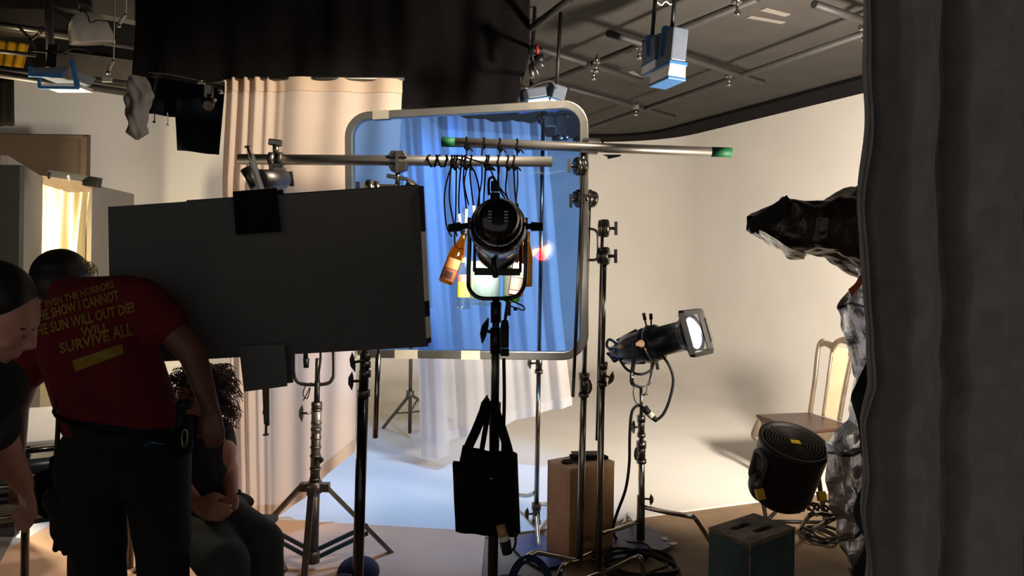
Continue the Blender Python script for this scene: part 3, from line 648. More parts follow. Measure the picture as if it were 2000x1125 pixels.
# its stand
bE = P(962, 1135, 2.75); bE = V((bE.x, bE.y, 0)); 
st = thing('light_stand', 'black light stand carrying the rear-facing spotlight, tote bag hooked on it', 'light stand', bE)
def e_(y): return P(969-(y-580)*.0115, y, 2.75)
obj('pole', MB().cyl(e_(670), e_(790), .0155), STLD, st); obj('pole', MB().cyl(e_(790), bE, .0195), BLKG, st)
obj('pole', MB().cyl(e_(583), e_(680), .0135), BLK, st)
obj('receiver', MB().cyl(e_(590), e_(630), .02).cyl(e_(640), e_(690), .021).cyl(e_(786), e_(830), .0225), BLK, st)
for y in (648, 798): obj('tee_knob', knob(MB(), e_(y)+V((-.015, -.015, 0)), (-.85, -.45, .25), .028, .032), BLK, st)
for a in (90, 210, 330):
    a = math.radians(a); obj('leg', MB().beam(bE+V((0, 0, .3)), bE+V((.45*math.cos(a), .45*math.sin(a), .014)), .022, .016), BLK, st)
# in-line connector and lead
t = thing('power_cable', 'black cable with boxy connectors hanging along the black stand and into the bag', 'cable', P(986, 700, 2.7))
obj('lead', MB().tube(smoothpts([P(992, 584, 2.72), P(990, 600, 2.70), P(986, 630, 2.70)], 5), .006, 8).tube(smoothpts([P(984, 700, 2.7), P(985, 780, 2.7), P(983, 850, 2.69), P(981, 900, 2.685)], 6), .0065, 8), RUB, t)
obj('connector', MB().cyl(P(986, 625, 2.7), P(986, 642, 2.7), .012, .017).box(P(986, 660, 2.7), (.03, .03, .072)).box(P(986, 688, 2.7), (.032, .03, .026)), RUB, t, bevel=.004)
obj('clip', MB().box(P(993, 603, 2.7), (.018, .014, .05)), BLK, t, bevel=.002)
# tote bag
bag = thing('tote_bag', 'black cloth tote bag hanging from knob of the black light stand', 'bag', P(948, 1040, 2.64))
def bagp(u, v, s):
    xl = lerp(884, 890, v); xr = lerp(1007, 1003, v) + (10*max(0, v-.75)*4*.9 if v > .75 else 0)
    yt = poly_at2([(0, 902), (.12, 905), (.15, 872), (.55, 884), (.85, 884), (1, 884)], u)
    y = lerp(yt, lerp(1036, 1046, u), v); x = lerp(xl, xr, u)
    d = .012+.035*math.sin(PI*u)**.6*(.35+.65*math.sin(PI*min(1, v*1.02))**.7)
    return P(x, y, 2.655)+V((0, s*d+.004*math.sin(u*17+v*9), 0))
mb = MB().grid(lambda u, v: bagp(u, v, -1), 26, 22).grid(lambda u, v: bagp(u, v, 1), 26, 22)
obj('pouch', mb, CLOTHB, bag)
def strap(pts, Y, w=.036):
    q = [P(x, y, Y) for x, y in pts]; q = smoothpts(q, 8)
    return MB().tube(q, w/2*1.3, 4, flat=.12, up=V((0, 1, 0)))
sm = obj('handle', strap([(906, 905), (912, 880), (930, 840), (944, 805), (950, 790), (958, 786)], 2.60), CLOTHB, bag)
obj('handle', strap([(998, 905), (990, 870), (974, 820), (962, 792), (956, 786)], 2.60), CLOTHB, bag)
obj('strap', strap([(938, 895), (946, 850), (952, 810), (954, 790)], 2.61, .02), CLOTHB, bag)
obj('gusset', MB().prism([P(1003, 884, 2.63), P(1009, 886, 2.68), P(1015, 1043, 2.68), P(1003, 1040, 2.63)], (.003, .003, 0)), CLOTHB, bag)
obj('snap', MB().ell(P(960, 935, 2.612), (.007, .004, .006)), STL, bag)
# plug sticking out below
t = thing('power_connector', 'black and white plug with cable loop hanging below the tote bag', 'plug', P(988, 1083, 2.62))
obj('body', MB().cyl(P(978, 1030, 2.63), P(986, 1058, 2.62), .0165).cyl(P(986, 1056, 2.62), P(991, 1082, 2.615), .021, .017), RUB, t)
plab(obj('sleeve', MB().cyl(P(977, 1024, 2.63), P(983, 1048, 2.62), .0175), mat('tan_sleeve', (176, 140, 90), .6), t), 'tan sleeve')
plab(obj('band', MB().cyl(P(983, 1046, 2.62), P(986, 1059, 2.62), .0182), WTAPE, t), 'white band')
obj('loop', MB().tube(smoothpts([P(991, 1080, 2.615), P(1003, 1072, 2.62), P(1007, 1056, 2.63), P(1004, 1036, 2.64)], 6), .005, 8), RUB, t)
# ---------------------------------------------------------------- hanging bottles and cords
def glass(name, col, g=.12, body_=.16):
    mt = film(name, col, g); n = mt.node_tree.nodes; l = mt.node_tree.links
    out = next(x for x in n if x.type == 'OUTPUT_MATERIAL'); src = out.inputs[0].links[0].from_socket
    t = n.new('ShaderNodeBsdfTranslucent'); t.inputs['Color'].default_value = (*col, 1); mx = n.new('ShaderNodeMixShader'); mx.inputs['Fac'].default_value = body_
    l.new(src, mx.inputs[1]); l.new(t.outputs[0], mx.inputs[2]); l.new(mx.outputs[0], out.inputs[0])
    return mt
AMB = glass('amber_glass', (.85, .38, .05)); BRN = glass('brown_glass', (.55, .22, .08)); GRN = glass('green_glass', (.50, .78, .16)); CLR = glass('clear_glass', (.90, .98, .96), .2, .06); YEL = glass('yellow_glass', (.98, .75, .10))
def label_mat(name, c1, c2, c3, lit=False):
    """paper label: flat bands of printed colour along the bottle, laid out in the object's own height"""
    mt = mat(name, c1, .7, var=.08, scale=30); return mt
def bottle(label, base, top, R, gl, lab=None, neck=.34, name='bottle', capm=None):
    d = top-base; L = d.length; Mx = axis_m(base, d)
    t = thing(name, label, 'bottle', base, 'bottles hanging from the pipes')
    rn = R*.38
    prof = [(0, .004), (R*.8, 0), (R*.97, .006), (R, .016), (R, L*(1-neck)*.78), (R*.93, L*(1-neck)*.9), (R*.7, L*(1-neck)*1.03), (rn*1.15, L*(1-neck)*1.2), (rn, L*.86), (rn, L*.93), (rn*1.25, L*.94), (rn*1.25, L*.97), (rn, L*.98), (rn*.95, L)]
    obj('glass', MB().lathe(prof, Mx, 32, close=False), gl, t)
    if capm: obj('cap', MB().lathe([(rn*1.1, L*.9), (rn*1.4, L*.905), (rn*1.4, L*1.0), (0, L*1.005)], Mx, 20, close=False), capm, t)
    for f0, f1, mt, a0, a1 in (lab or []):
        vs = []; k = 16
        for i in range(k+1):
            a = math.radians(lerp(a0, a1, i/k))
            for z in (f0, f1): vs.append(Mx @ V((R*1.012*math.cos(a), R*1.012*math.sin(a), L*z)))
        obj('paper_label', MB().add(vs, [(2*i, 2*i+2, 2*i+3, 2*i+1) for i in range(k)], True), mt, t, recalc=False)
    return t
def facing(base, top, half):
    """angles on the bottle's own frame around the camera-side direction"""
    d = (top-base).normalized(); a, b = frame(d); v = V((0, -1, 0)); c = math.degrees(math.atan2(v.dot(b), v.dot(a))); return c-half, c+half
def L(base, top, f0, f1, mt, half=62): a, b = facing(base, top, half); return (f0, f1, mt, a, b)
lt = lambda n, c, **k: mat('label_'+n, c, .7, **k)
b0, b1 = P(870, 553, 3.40), P(910, 448, 3.40)
bottle('amber bottle tilted left on a cord, brown label, left of the others', b0, b1, .0355, AMB, [L(b0, b1, .06, .27, lt('brown', (128, 72, 44))), L(b0, b1, .28, .46, lt('tan', (190, 120, 60))), L(b0, b1, .10, .22, lt('dark', (60, 30, 20)), 30)], capm=BLK)
b0, b1 = P(905, 604, 3.48), P(909, 404, 3.48)
bottle('tall clear glass bottle with red and yellow label, below the tilted amber bottle', b0, b1, .0335, CLR, [L(b0, b1, .12, .27, lt('yellow', (216, 196, 60), col2=(190, 170, 60))), L(b0, b1, .27, .34, lt('red', (226, 110, 90))), L(b0, b1, .46, .50, lt('lime', (200, 214, 70)), 18)], neck=.42)
b0, b1 = P(999, 590, 3.56), P(1000, 450, 3.56)
bottle('green glass bottle behind the yoke of the spotlight', b0, b1, .040, GRN, [L(b0, b1, .1, .4, lt('olive', (74, 78, 60)))])
b0, b1 = P(1006, 578, 3.44), P(1025, 455, 3.44)
bottle('brown bottle with cream label leaning right, in front of the green bottle', b0, b1, .0350, BRN, [L(b0, b1, .30, .52, lt('cream', (150, 140, 104))), L(b0, b1, .10, .29, lt('grey', (110, 92, 76))), L(b0, b1, .36, .44, lt('seal', (150, 100, 60)), 18), L(b0, b1, .03, .09, lt('rose', (190, 100, 90)))])
b0, b1 = P(1012, 530, 3.62), P(1022, 440, 3.62)
bottle('yellow glass bottle hanging behind the brown and green bottles', b0, b1, .034, YEL)
b0, b1 = P(1030, 560, 3.58), P(1031, 452, 3.58)
bottle('slim orange glass bottle at right edge of the hanging group', b0, b1, .024, AMB)
# clear drinking glass / jar
c0 = P(944, 596, 3.52); j = thing('glass_jar', 'wide clear glass jar glowing white inside the spotlight yoke', 'jar', c0, 'bottles hanging from the pipes'); Hj = .215; Rj = .078
obj('glass', MB().lathe([(0, .0), (Rj*.9, .0), (Rj, .008), (Rj, Hj), (Rj*.97, Hj), (Rj*.96, .03), (0, .028)], axis_m(c0, (0, 0, 1)), 36, close=False), CLR, j)
obj('frosted_liner', MB().lathe([(0, .034), (Rj*.92, .036), (Rj*.93, Hj*.97)], axis_m(c0, (0, 0, 1)), 36, close=False), sheer('frosted_paper', (250, 248, 238), .1, .45), j)
# cords
CORD = mat('black_cord', (8, 8, 9), .95, spec=.05)
def wrap(fn, px, r=.027, n=14, tilt=.004):
    p = fn(px); d = dpa
    a, b = frame(d); return [p+d*(tilt*math.sin(i*.9))+a*r*math.cos(2*PI*i/n)+b*r*math.sin(2*PI*i/n) for i in range(n+1)]
def cord(label, fn, px, pts, Y1, knot=True, r=.0038, white=None):
    p = fn(px); t = thing('hanging_cord', label, 'cord', p, 'black cords tied to the rigging pipes')
    st = p-V((0, .026, .012)); n = len(pts)
    q = [st]+[P(x, y, lerp(p.y-.02, Y1, (i+1)/n)) for i, (x, y) in enumerate(pts)]
    obj('line', MB().tube(smoothpts(q, 7), r, 7), CORD, t)
    obj('wrap', MB().tube(wrap(fn, px), r, 7), CORD, t)
    if knot: obj('knot', MB().ell(st-V((0, .002, .012)), (.010, .009, .014)).ell(st+V((.008, -.004, -.024)), (.008, .008, .012), M.Rotation(.5, 3, 'Y')).tube(smoothpts([st-V((0, 0, .016)), st+V((.02, -.01, -.02)), st+V((.034, -.005, -.034))], 4), r, 6), CORD, t)
    if white: obj('sleeve', MB().cyl(P(*white[0], Y1), P(*white[1], Y1), .0075), WHITE, t)
cord('black cord bowing out left from grey pipe to the tilted amber bottle', pA, 885, [(875, 345), (868, 385), (872, 440), (882, 462)], 3.40)
cord('black cord hanging from grey pipe, second from the left', pA, 880, [(879, 350), (878, 390), (886, 435), (893, 462)], 3.40, False)
cord('black cord hanging straight to the tilted amber bottle', pA, 890, [(891, 350), (890, 420), (889, 478), (905, 486)], 3.40, False)
cord('black cord with white sleeve on left of clear bottle', pA, 900, [(898, 350), (896, 390), (897, 420)], 3.48, False, white=((897, 418), (898, 448)))
cord('black cord with white sleeve at middle of clear bottle neck', pA, 906, [(905, 350), (909, 390), (911, 410)], 3.48, False, white=((911, 408), (909, 446)))
cord('black cord with white sleeve on right of clear bottle', pA, 918, [(918, 340), (922, 380), (925, 404)], 3.48, False, white=((925, 402), (927, 432)))
cord('black cord curving right from grey pipe behind the spotlight', pA, 907, [(925, 332), (935, 365), (936, 400), (934, 440)], 3.56, True)
cord('black cord at left edge of the spotlight plug', pA, 948, [(947, 350), (945, 385), (944, 420)], 3.52, True)
cord('black cord looping from knot beside the spotlight plug', pA, 952, [(966, 350), (980, 372), (990, 385), (1000, 410)], 3.52, True)
cord('black cord hanging from grey pipe right of spotlight plug', pA, 971, [(973, 340), (976, 370), (988, 392), (995, 430)], 3.60, False)
cord('black cord from grey pipe to the yellow bottle', pA, 990, [(990, 340), (989, 380), (1012, 430), (1020, 445)], 3.60, True)
cord('black cord from grey pipe to the brown bottle', pA, 1002, [(1004, 345), (1007, 390), (1016, 440), (1023, 458)], 3.44, True)
cord('black cord from green-tipped pipe down its left end', pB, 911, [(912, 305), (911, 330), (907, 360), (915, 400)], 3.52, True)
cord('black cord from green-tipped pipe hanging beside its left knot', pB, 945, [(941, 300), (941, 350), (936, 380), (930, 425)], 3.5, False)
cord('black cord from green-tipped pipe knotted above the spotlight', pB, 976, [(976, 315), (972, 350), (963, 372), (958, 410)], 3.56, True)
cord('black cord from green-tipped pipe at right of the knots', pB, 1010, [(1010, 310), (1011, 360), (1008, 400), (1022, 445)], 3.60, True)
# lead wound round the grey pipe
t = thing('hanging_cord', 'black cord wound in crosses around the grey pipe left of the knots', 'cord', pA(850), 'black cords tied to the rigging pipes')
q = [pA(832+i*1.3)+V((0, -.027*math.cos(i*.42), .027*math.sin(i*.42))) for i in range(32)]
obj('line', MB().tube(q, .004, 7), CORD, t)
q = [pA(874-i*1.3)+V((0, -.027*math.cos(i*.42), .027*math.sin(i*.42))) for i in range(32)]
obj('line', MB().tube(q, .004, 7), CORD, t)
t = tag(obj('hanging_cord', MB().tube(smoothpts([pA(884)+V((0, -.03, -.02)), pA(890)+V((0, -.03, .02)), pA(920)+V((0, -.034, .004)), pA(955)+V((0, -.036, -.02)), pA(990)+V((0, -.034, -.026))], 8), .004, 7), CORD), 'black cord slanting along the grey pipe between two knots', 'cord', 'black cords tied to the rigging pipes')
# ---------------------------------------------------------------- lit spotlight on its own stand
fr_, re_ = P(1356, 650, 3.98), P(1200, 690, 4.30)
ax = (fr_-re_).normalized(); Ls = (fr_-re_).length; Mx = axis_m(re_, ax); R3 = Mx.to_3x3()
sp2 = thing('spotlight', 'lit black theatre spotlight on a stand, glowing lens turned to the right', 'spotlight', P(1252, 755, 4.18))
k = Ls/.6
obj('lamp_cap', MB().lathe([(.0, -.02), (.03, -.02), (.045, 0), (.05, .04), (.06, .06)], Mx, 28, close=False), NAVYB, sp2)
obj('reflector_housing', MB().lathe([(.06, .05), (.085, .09), (.092, .14), (.098, .22), (.098, .25)], Mx, 32), NAVYB, sp2)
for j in range(10):
    a = 2*PI*j/10; obj('cooling_fin', MB().beam(Mx @ V((.07*math.cos(a), .07*math.sin(a), .05)), Mx @ V((.1*math.cos(a), .1*math.sin(a), .2)), .005, .012), NAVYB, sp2)
obj('lens_barrel', MB().lathe([(.096, .25), (.1, .26), (.1, .30), (.082, .31), (.082, .46), (.086, .47)], Mx, 32), NAVYB, sp2)
obj('barrel_ring', MB().tube([Mx @ V((.101*math.cos(2*PI*i/28), .101*math.sin(2*PI*i/28), .262)) for i in range(28)], .0055, 8, True), CHR, sp2)
obj('lens_tube', MB().lathe([(.084, .46), (.092, .48), (.108, Ls-.03), (.108, Ls), (.088, Ls), (.085, .52)], Mx, 32, close=False), NAVYB, sp2)
for j in range(14):
    a = 2*PI*j/14; obj('tube_rib', MB().beam(Mx @ V((.088*math.cos(a), .088*math.sin(a), .47)), Mx @ V((.109*math.cos(a), .109*math.sin(a), Ls-.02)), .008, .01), NAVYB, sp2)
obj('lens', MB().lathe([(.001, Ls+.004), (.05, Ls+.001), (.086, Ls-.006)], Mx, 32, close=False), mat('glowing_lens', (255, 255, 250), .15, emit=(255, 252, 235), estr=4), sp2)
fh = Mx @ V((0, 0, Ls+.012)); s = .112
hold = MB()
for a, b in (((-s, -s), (s, -s)), ((s, -s), (s, s)), ((s, s), (-s, s)), ((-s, s), (-s, -s))): hold.beam(fh+R3 @ V((*a, 0)), fh+R3 @ V((*b, 0)), .03, .025)
obj('colour_frame_holder', hold, mat('worn_black_metal', (30, 29, 28), .5, .2), sp2)
obj('retaining_clip', MB().beam(fh+ax*.03+R3 @ V((-s, -s*.6, 0)), fh+ax*.03+R3 @ V((-s, s*.6, 0)), .012, .006), STL, sp2)
for (x0, y0, x1, y1) in [(1263, 640, 1257, 612), (1272, 636, 1271, 613), (1279, 690, 1285, 722)]:
    h = obj('shutter_handle', MB().beam(P(x0, y0, 4.16), P(x1, y1, 4.14), .010, .004), BRN if False else mat('brass_blade', (190, 160, 110), .4, .9), sp2)
    obj('grip', MB().beam(lerp(P(x0, y0, 4.16), P(x1, y1, 4.14), .55), P(x1, y1, 4.14), .017, .012), RUB, h)
obj('tilt_knob', MB().cyl(P(1252, 671, 4.06), P(1252, 671, 4.0), .02).box(P(1250, 672, 4.0), (.045, .012, .02)), mat('tan_knob', (170, 140, 110), .5), sp2)
yk = [P(1240, 665, 4.08), P(1238, 700, 4.08), P(1234, 735, 4.09), P(1236, 750, 4.11), P(1252, 756, 4.18), P(1265, 752, 4.25), P(1272, 735, 4.28), P(1274, 700, 4.29), P(1275, 680, 4.29)]
obj('yoke', MB().tube(smoothpts(yk, 6), .016, 4, flat=.35), NAVYB, sp2)
obj('yoke_sticker', MB().box(P(1236, 733, 4.07), (.014, .004, .028)), WTAPE, sp2)
obj('rear_handle', MB().tube(smoothpts([P(1205, 672, 4.28), P(1190, 663, 4.3), P(1185, 675, 4.32), P(1196, 688, 4.3)], 6), .008, 8).tube(smoothpts([P(1208, 700, 4.28), P(1200, 706, 4.26), P(1194, 698, 4.27), P(1186, 690, 4.3)], 6), .008, 8), NAVYB, sp2)
obj('terminal', MB().cyl(P(1190, 682, 4.25), P(1210, 690, 4.24), .014).cyl(P(1205, 692, 4.22), P(1212, 702, 4.22), .008), STL, sp2)
obj('power_lead', MB().tube(smoothpts([P(1210, 702, 4.2), P(1225, 722, 4.12), P(1250, 731, 4.05), P(1272, 722, 4.1), P(1278, 700, 4.15)], 8), .0075, 8), RUB, sp2)
obj('safety_cable', MB().tube(smoothpts([P(1238, 756, 4.15), P(1237, 770, 4.14), P(1242, 786, 4.15), P(1252, 792, 4.16)], 6), .003, 6).tube(smoothpts([P(1264, 756, 4.15), P(1262, 766, 4.14), P(1256, 772, 4.14), P(1266, 770, 4.14)], 6), .003, 6), BLK, sp2)
bF = PZ(1250, 1056, .0); 
tF = P(1252, 756, 4.18); bF = V((bF.x, 4.18, .03))
S2 = cstand('chrome stand carrying the lit spotlight, standing on the blue plastic sheet', tF, bF, (.63, .80), [
    [P(1248, 1018, 4.18), P(1215, 1030, 4.05), P(1180, 1040, 3.92), P(1172, 1046, 3.9), PZ(1160, 1092, .012)],
    [P(1256, 990, 4.18), P(1300, 1000, 4.0), P(1345, 1008, 3.85), P(1362, 1018, 3.78), PZ(1408, 1092, .012)],
    [P(1243, 1022, 4.2), P(1233, 1010, 4.5), P(1225, 1005, 4.65), PZ(1219, 1024, .012)]], rr=(.0185, .0145, .011), head=False, knobs=[(-.6, -.8, 0), (-.8, -.5, 0)])
obj('tee_knob', knob(MB(), P(1258, 974, 4.17), (.95, -.2, 0), .04, .022), STL, S2)
obj('base_tube', MB().cyl(P(1252, 968, 4.18), P(1250, 1054, 4.18), .022), STLD, S2)
# cable from the spotlight
t = thing('power_cable', 'black cable looping from the lit spotlight down to a coil on the floor', 'cable', PZ(1270, 1110, 0))
obj('lead', MB().tube(smoothpts([P(1289, 690, 4.1), P(1306, 712, 4.08), P(1315, 742, 4.08), P(1308, 780, 4.08), P(1296, 808, 4.08), P(1283, 820, 4.08)], 8), .008, 8), RUB, t)
obj('lead', MB().tube(smoothpts([P(1258, 798, 4.1), P(1246, 792, 4.12), P(1234, 806, 4.1), P(1230, 850, 4.1), P(1229, 905, 4.1), P(1222, 955, 4.08), P(1206, 1000, 4.05), P(1198, 1030, 4.0), PZ(1204, 1052, .02), PZ(1230, 1060, .02), PZ(1256, 1062, .02), PZ(1270, 1074, .02), PZ(1258, 1096, .02)], 8), .0085, 8), RUB, t)
plug = obj('connector', MB().cyl(P(1258, 797, 4.08), P(1268, 808, 4.08), .022, .018).cyl(P(1272, 812, 4.08), P(1283, 822, 4.08), .018, .012), RUB, t)
plab(obj('sleeve', MB().cyl(P(1266, 806, 4.08), P(1274, 814, 4.08), .0185), WTAPE, t), 'white connector sleeve')
co = PZ(1250, 1108, .02); q = []
for i in range(130):
    a = i*.21; r = .155+.03*math.sin(i*.13)+.018*math.sin(i*.71); q.append(co+V((r*1.12*math.cos(a)+.02*math.sin(i*.05), r*math.sin(a), .002+.028*(i/130)+.006*math.sin(i*.4))))
obj('coil', MB().tube(q, .0085, 7), RUB, t)
# ---------------------------------------------------------------- apple boxes
def apple(label, near, yaw, m1, slots, top_mat=None, z=.508, w=.305, d=.203):
    """wooden box stood on end: near = floor point of its nearest edge; sides run back-left (d) and back-right (w)"""
    a = V((math.cos(yaw), math.sin(yaw), 0)); b = V((-math.sin(yaw), math.cos(yaw), 0))
    t = thing('apple_box', label, 'wooden box', near+a*w/2+b*d/2)
    def q(u, v, h): return near+a*u+b*v+V((0, 0, h))
    th = .018
    mb = MB()
    for (u0, u1, v0, v1) in ((0, w, 0, th), (0, w, d-th, d), (0, th, th, d-th), (w-th, w, th, d-th)):
        mb.prism([q(u0, v0, .004), q(u1, v0, .004), q(u1, v1, .004), q(u0, v1, .004)], (0, 0, z-th-.004))
    obj('side_panel', mb, m1, t, bevel=.002)
    # end panel with hand slots built as rounded openings
    import bmesh
    bm = bmesh.new()
    def loop(pts): 
        vs = [bm.verts.new(p) for p in pts]; return [bm.edges.new((vs[i], vs[(i+1) % len(vs)])) for i in range(len(vs))]
    def slot(cu, cv, L, r, along):
        pts = []
        for s, a0 in ((1, -90), (-1, 90)):
            for i in range(7):
                an = math.radians(a0+180*i/6); x = s*L/2+r*math.cos(an); y = r*math.sin(an)
                pts.append(q(cu+x, cv+y, z) if along == 'u' else q(cu+y, cv+x, z))
        return pts
    es = loop([q(0, 0, z), q(w, 0, z), q(w, d, z), q(0, d, z)])
    for sl in slots: es += loop(slot(*sl))
    bmesh.ops.triangle_fill(bm, edges=es, use_beauty=True)
    me = bpy.data.meshes.new('end_panel'); bm.to_mesh(me); bm.free()
    mb = MB().add([v.co.copy() for v in me.vertices], [tuple(p.vertices) for p in me.polygons]); bpy.data.meshes.remove(me)
    o = obj('end_panel', mb, top_mat or m1, t); md = o.modifiers.new('solid', 'SOLIDIFY'); md.thickness = th; md.offset = -1
    md2 = None
    mbf = MB().prism([q(th, th, .06), q(w-th, th, .06), q(w-th, d-th, .06), q(th, d-th, .06)], (0, 0, .01)); obj('bottom_panel', mbf, m1, t)
    return t, q
WOOD = mat('tan_birch_ply', (206, 158, 112), .6, var=.12, scale=7, col2=(190, 142, 98))
PLYE = mat('tan_ply_top', (210, 172, 138), .6, var=.1, scale=9)
n1 = PZ(1111, 1106, 0)
yw = math.radians(33)
ab, q1 = apple('tan wooden apple box standing on end on blue plastic, pouch on its top', n1, yw, WOOD, [(.10, .07, .05, .016, 'v'), (.18, .12, .05, .016, 'v')], PLYE)
# pouch on top
t = thing('tool_pouch', 'flat black pouch with grey flap lying on top of the tan apple box', 'pouch', q1(.2, .11, .508))
obj('case', MB().prism([q1(.10, .10, .509), q1(.29, .03, .509), q1(.30, .10, .509), q1(.13, .18, .509)], (0, 0, .022)), CLOTHB, t, bevel=.006)
obj('flap', MB().prism([q1(.12, .13, .532), q1(.24, .06, .532), q1(.285, .12, .532), q1(.15, .19, .532)], (0, 0, .008)), GREYC, t, bevel=.003)
obj('cord_loop', MB().tube(smoothpts([q1(.10, .12, .514), q1(.05, .13, .514), q1(.03, .10, .514), q1(.06, .08, .514), q1(.11, .10, .514)], 6), .006, 7), RUB, t)
GRNP = mat('worn_dark_green_paint', (80, 100, 96), .65, var=.3, scale=9, col2=(58, 76, 76))
GRNT = mat('scuffed_green_top', (150, 132, 118), .7, var=.3, scale=10, col2=(84, 84, 76))
n2 = V((P(1465, 1055, 2.92).x, 2.92, 0))
ab2, q2 = apple('dark green scuffed apple box standing on end in front of the black fan', n2, math.radians(36), GRNP, [(.12, .135, .085, .016, 'u'), (.175, .065, .085, .016, 'u')], GRNT)
EDGEW = mat('bare_wood_edge', (170, 130, 100), .7, var=.4, scale=40, col2=(90, 84, 74))
mb = MB()
for a, b in (((0, 0), (.305, 0)), ((0, 0), (0, .203))): mb.beam(q2(*a, .506), q2(*b, .506), .006, .006)
mb.beam(q2(0, 0, .03), q2(0, 0, .505), .005, .005)
plab(obj('worn_edge', mb, EDGEW, ab2), 'edges worn to bare wood')
# ---------------------------------------------------------------- chair
CW = mat('pale_wood_chair', (96, 84, 70), .28, var=.2, scale=8, col2=(78, 66, 54), coat=.3)
SEATM = mat('brown_leather_seat', (66, 46, 38), .35, var=.2, scale=10)
ch = thing('dining_chair', 'pale wooden chair with cane back and brown seat by the white wall', 'chair', (2.13, 5.30, 0))
ch.rotation_euler.z = math.radians(-72)
WL[ch.name] = V((0, 0, 0))
w, d, hs = .52, .44, .455
def cobj(n, mb, mt, par=ch, **k): return obj(n, mb, mt, par, **k)
fr0, bk0 = w/2, w/2*.93
cobj('apron', MB().prism([(-fr0, -d/2, hs-.085), (fr0, -d/2, hs-.085), (bk0, d/2, hs-.085), (-bk0, d/2, hs-.085)], (0, 0, .07)), CW, bevel=.006)
cobj('seat', MB().prism([(-fr0-.012, -d/2-.015, hs-.014), (fr0+.012, -d/2-.015, hs-.014), (bk0-.01, d/2-.005, hs-.014), (-bk0+.01, d/2-.005, hs-.014)], (0, 0, .022)), SEATM, bevel=.008)
for s in (-1, 1):
    pts = [(s*(fr0-.02), -d/2+.02, hs-.02), (s*(fr0-.005), -d/2-.01, hs-.09), (s*(fr0+.005), -d/2-.025, hs-.15), (s*(fr0-.02), -d/2+.005, .25), (s*(fr0-.03), -d/2+.02, .09), (s*(fr0-.015), -d/2-.015, .03), (s*(fr0-.015), -d/2-.02, 0)]
    cobj('leg', MB().tube(smoothpts(pts, 5), [lerp(.03, .018, min(1, i/24)) for i in range(31)], 8), CW)
    pts = [(s*(bk0-.015), d/2-.01, hs), (s*(bk0-.015), d/2+.0, .25), (s*(bk0-.0), d/2+.07, 0)]
    cobj('leg', MB().tube(smoothpts(pts, 5), .018, 4), CW)
# back: local plane leaning backwards
def bp(x, h, o=0):
    y = d/2-.005+.17*(h-hs)+.08*max(0, h-hs-.2)**2; return V((x, y+o, h))
HT = 1.05
for s in (-1, 1):
    pts = [bp(s*(bk0-.02), hs-.02), bp(s*(bk0-.016), .7), bp(s*(bk0+.004), .92), bp(s*(bk0-.006), .985), bp(s*(bk0-.035), 1.0)]
    cobj('back_post', MB().tube(smoothpts(pts, 6), .02, 8, flat=.7), CW)
    pts = [bp(s*.082, hs+.01), bp(s*.088, .7), bp(s*.098, .90), bp(s*.10, .97)]
    cobj('splat_stile', MB().tube(smoothpts(pts, 6), .0135, 8), CW)
crest = [(-bk0+.02, .985), (-bk0+.05, 1.002), (-.11, .998), (-.07, 1.03), (0, 1.055), (.07, 1.03), (.11, .998), (bk0-.05, 1.002), (bk0-.02, .985)]
low = [(bk0-.03, .955), (bk0-.06, .968), (.115, .955), (.085, .93), (.07, .985), (0, 1.01), (-.07, .985), (-.085, .93), (-.115, .955), (-bk0+.06, .968), (-bk0+.03, .955)]
cobj('crest_rail', MB().prism([bp(q.x, q.y, -.012) for q in smoothpts([V((x, h, 0)) for x, h in crest], 4)+smoothpts([V((x, h, 0)) for x, h in low], 4)], (0, .026, .004)), CW)
# cane panel: woven strands
mbc = MB()
for i in range(26):
    x = -.082+.164*i/25
    mbc.tube([bp(x, hs+.015), bp(x*1.1, .75), bp(x*1.15, .975-.8*max(0, abs(x)-.04))], .0017, 4, caps=False)
for i in range(72):
    h = hs+.02+.515*i/71; hw = lerp(.083, .096, i/71)*(1 if h < .93 else math.sqrt(max(.05, 1-((h-.93)/.07)**2)))
    mbc.tube([bp(-hw, h), bp(hw, h)], .0017, 4, caps=False)
cane = cobj('cane_panel', mbc, mat('cane', (206, 182, 146), .6)); cane['kind'] = 'stuff'
# ---------------------------------------------------------------- drum fan
FANM = mat('fan_black_plastic', (34, 28, 26), .5, var=.15, spec=.4)
fc = P(1541, 985, 3.6); ftop = P(1552, 864, 3.62); fd = (ftop-fc); 
fax = V((.10, -.36, .93)).normalized()
fan = thing('drum_fan', 'black drum fan tilted upward with ringed grille, behind the green apple box', 'fan', V((fc.x, fc.y, 0)))
top = P(1552, 862, 3.58); Lf = .34; Mx = axis_m(top-fax*Lf, fax); Rf = .163
obj('drum', MB().lathe([(.0, 0), (Rf*.72, .0), (Rf*.85, .02), (Rf*.93, .07), (Rf, Lf-.03), (Rf*1.03, Lf-.02), (Rf*1.03, Lf), (Rf*.93, Lf+.002), (Rf*.9, Lf-.012), (0, Lf-.014)], Mx, 44, close=False), FANM, fan)
for i in range(9):
    r = .018+.0145*i; ring = [Mx @ V((r*math.cos(2*PI*j/40), r*math.sin(2*PI*j/40), Lf-.006)) for j in range(40)]
    obj('grille_ring', MB().tube(ring, .0045, 6, True), FANM, fan)
for i in range(6):
    a = 2*PI*i/6; obj('grille_spoke', MB().beam(Mx @ V((.02*math.cos(a), .02*math.sin(a), Lf-.008)), Mx @ V((.15*math.cos(a), .15*math.sin(a), Lf-.008)), .006, .004), FANM, fan)
q = Mx @ V((0, 0, Lf)); obj('tape_label', MB().box(q+V((.0, -.01, .0)), (.045, .028, .004), axis_m((0, 0, 0), fax).to_3x3()), YTAPE, fan)
hc = P(1492, 905, 3.5)
side = V((-1, -.25, 0)).normalized()
